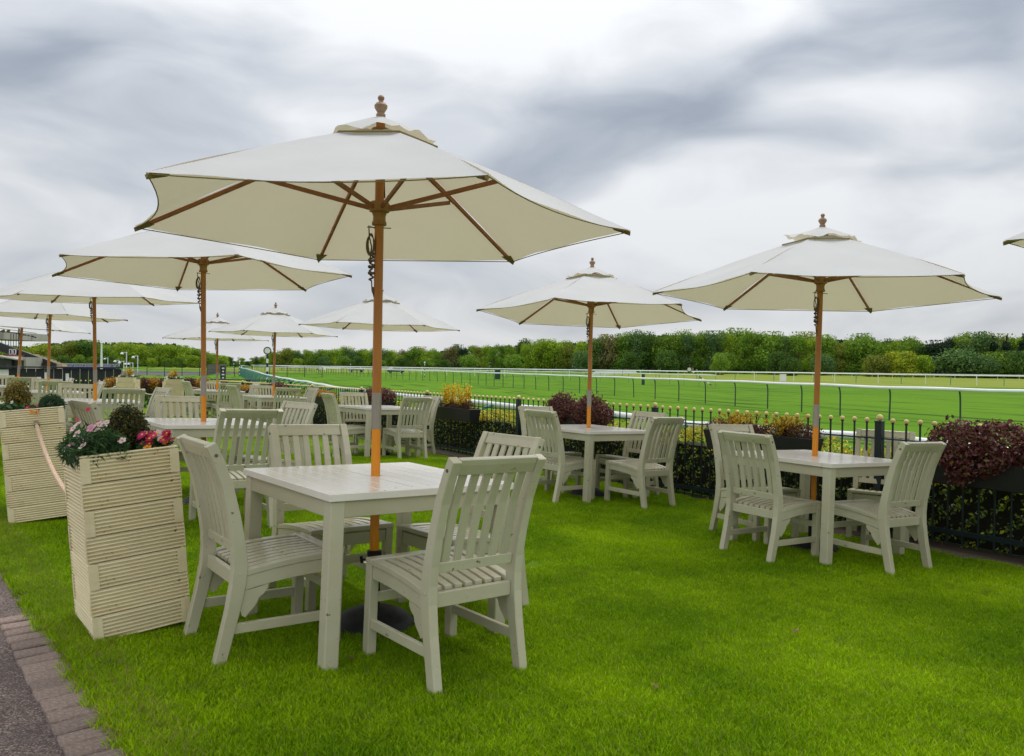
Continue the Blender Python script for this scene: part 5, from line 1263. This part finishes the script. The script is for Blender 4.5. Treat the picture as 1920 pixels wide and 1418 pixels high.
# stepped terrace: rows from high left to low right
for i in range(13):
    px = 22 + i*6.6; yt = 661 + i*2.35; a = g(px, yt); b_ = g(px+7.2, yt); w = b_.x - a.x
    m = MB(); m.box(((a.x+b_.x)/2, DG+1.4, (a.z+COURSE_Z)/2 - .4), (w, 2.6, a.z-COURSE_Z-.2)); m.build('terrace_step', CONC, gs)
    if i > 3:
        for k in range(2):
            m = MB(); m.box((0, 0, .16), (w*.55, .9, .06)); m.box((-w*.25, 0, .30), (.06, .9, .34)); o_ = m.build('seat', SEATM, gs); o_.location = ((a.x+b_.x)/2, DG+.6+k*1.1, a.z-.25+k*.12)
# sloping dark raker beams and balustrade
for dy, hh_, dz in ((0, .62, 0), (9, .18, -.2)):
    a = g(-10, 645+dy, dz); b_ = g(104, 687+dy*.4, dz); m = MB(); m.bar(a, b_, .35, hh_); m.build('raker', STEELK, gs)
a = g(-10, 641); b_ = g(112, 684); m = MB(); m.bar(a, b_, .12, .12); m.build('handrail', CONC, gs)
for i in range(14):
    s = i/13; p = g(-6 + 114*s, 642.5 + 42.5*s, -.05); m = MB(); m.bar(p, p - Vector((0, 0, .75)), .1, .1, (0, 1, 0)); m.build('baluster', CONC, gs)
# white framed openings
for px in (54, 60, 66, 72, 20, 27):
    py = 676 if px > 50 else 660; p = g(px, py, -.4); m = MB()
    for dx, dz, w, h_ in ((-.13, 0, .05, .5), (.13, 0, .05, .5), (0, .25, .31, .06), (0, -.25, .31, .06)): m.box((p.x+dx, p.y, p.z+dz), (w, .1, h_))
    fr = m.build('window_frame', WHITEM, gs); m = MB(); m.box((p.x, p.y+.06, p.z), (.22, .03, .44)); m.build('pane', GLASSM, fr)
# lower building: brick band, dark shop front, white pier
a = g(-40, 665, -3); b_ = g(14, 672, -3); m = MB(); m.box(((a.x+b_.x)/2, DG-1, (a.z+b_.z)/2), (b_.x-a.x, 4, a.z-b_.z)); m.build('brick_wall', BRICKW, gs)
a = g(-40, 672, -3); b_ = g(36, 700, -3); m = MB(); m.box(((a.x+b_.x)/2, DG-.8, (a.z+b_.z)/2), (b_.x-a.x, 4, a.z-b_.z-.02)); m.build('shop_front', STEELK, gs)
a = g(12, 673, -3); b_ = g(22, 692, -3); m = MB(); m.box(((a.x+b_.x)/2, DG-2.95, (a.z+b_.z)/2), (b_.x-a.x, .2, a.z-b_.z)); m.build('roller_door', YARDM, gs)
a = g(36, 670, -3); b_ = g(48, 698, -3); m = MB(); m.box(((a.x+b_.x)/2, DG-1.2, (a.z+b_.z)/2), (b_.x-a.x, 3.4, a.z-b_.z)); m.build('pier', CONC, gs)
m = MB(); m.box((g(42, 690, -3).x, DG-2.95, g(42, 686, -3).z), (.12, .12, 1.4)); m.build('downpipe', STEELK, gs)
a = g(10, 668, -2.5); b_ = g(50, 675, -2.5); m = MB(); m.bar(a, b_, 3, .12); m.build('canopy_roof', CONC, gs)
# upper balcony and roof truss on thin columns
a = g(-60, 622, 2); b_ = g(18, 637, 2); m = MB(); m.box(((a.x+b_.x)/2, DG+5, (a.z+b_.z)/2), (b_.x-a.x, 8, a.z-b_.z)); m.build('balcony', CONC, gs)
for px in (5, 15): p = g(px, 621.5, -1); m = MB(); m.ball(tuple(p), .16, 8, 6); m.ball((p.x+.1, p.y, p.z+.08), .12, 8, 5); m.build('balcony_plant', mat('balcony_moss', (.10, .08, .03), .9), gs)
m = MB(); m.bar(g(-40, 611), g(68, 625.5), .08, .05); m.bar(g(-40, 617), g(38, 626), .10, .10); m.build('roof_truss', STEELK, gs)
for px, y0_, y1_ in ((3, 637, 648), (10, 637, 652), (16, 638, 654), (20, 626, 656), (25, 626, 658), (30, 626, 659), (34.5, 612, 660)):
    m = MB(); m.bar(g(px, y0_, .6), g(px, y1_, .6), .045, .045, (0, 1, 0)); m.build('column', STEELK, gs)
for px, py in ((44, 628.5), (47.5, 629), (53, 630), (62, 632), (66, 633.5), (59.5, 631)):
    p = g(px, py); m = MB(); m.box(tuple(p), (.16, .1, .11)); m.bar(p, p + Vector((0, 0, .12)), .03, .03, (0, 1, 0)); m.build('floodlight', STEELK, gs)
m = MB(); m.bar(g(38, 627.5), g(68, 633), .03, .03); m.bar(g(59.3, 630), g(59.3, 640), .03, .03, (0, 1, 0)); m.build('light_bar', STEELK, gs)

# ------------------------------------------------------------------ small fallen leaves on the lawn
for px_, py_, sd in ((664, 1262, 1), (1238, 1300, 2), (1500, 1180, 3)):
    Hy = 688 + .012*(px_-960); b = b_of(px_); d_ = 1.31*FPX/(py_-Hy); x, y = b*d_, d_
    V = leaf_arrays(np.array([[0, 0, .0], [.012, .008, .004], [-.010, .006, .003]]), np.tile([0, 0, 1.0], (3, 1)), .032, 1.6, sd, jitter=.3); o = leaf_mesh('fallen_leaf', V, pick([(.28, .17, .07)], [1], 3, np.random.default_rng(sd)), LEAF, loc=(x, y, gz(x, y)+.036))
    tag(o, {1: 'small curled brown leaf on the grass below the nearest table leg', 2: 'tiny brown leaf on the open lawn right of the big chair', 3: 'tiny brown leaf on the lawn in front of the right table'}[sd], 'leaf')
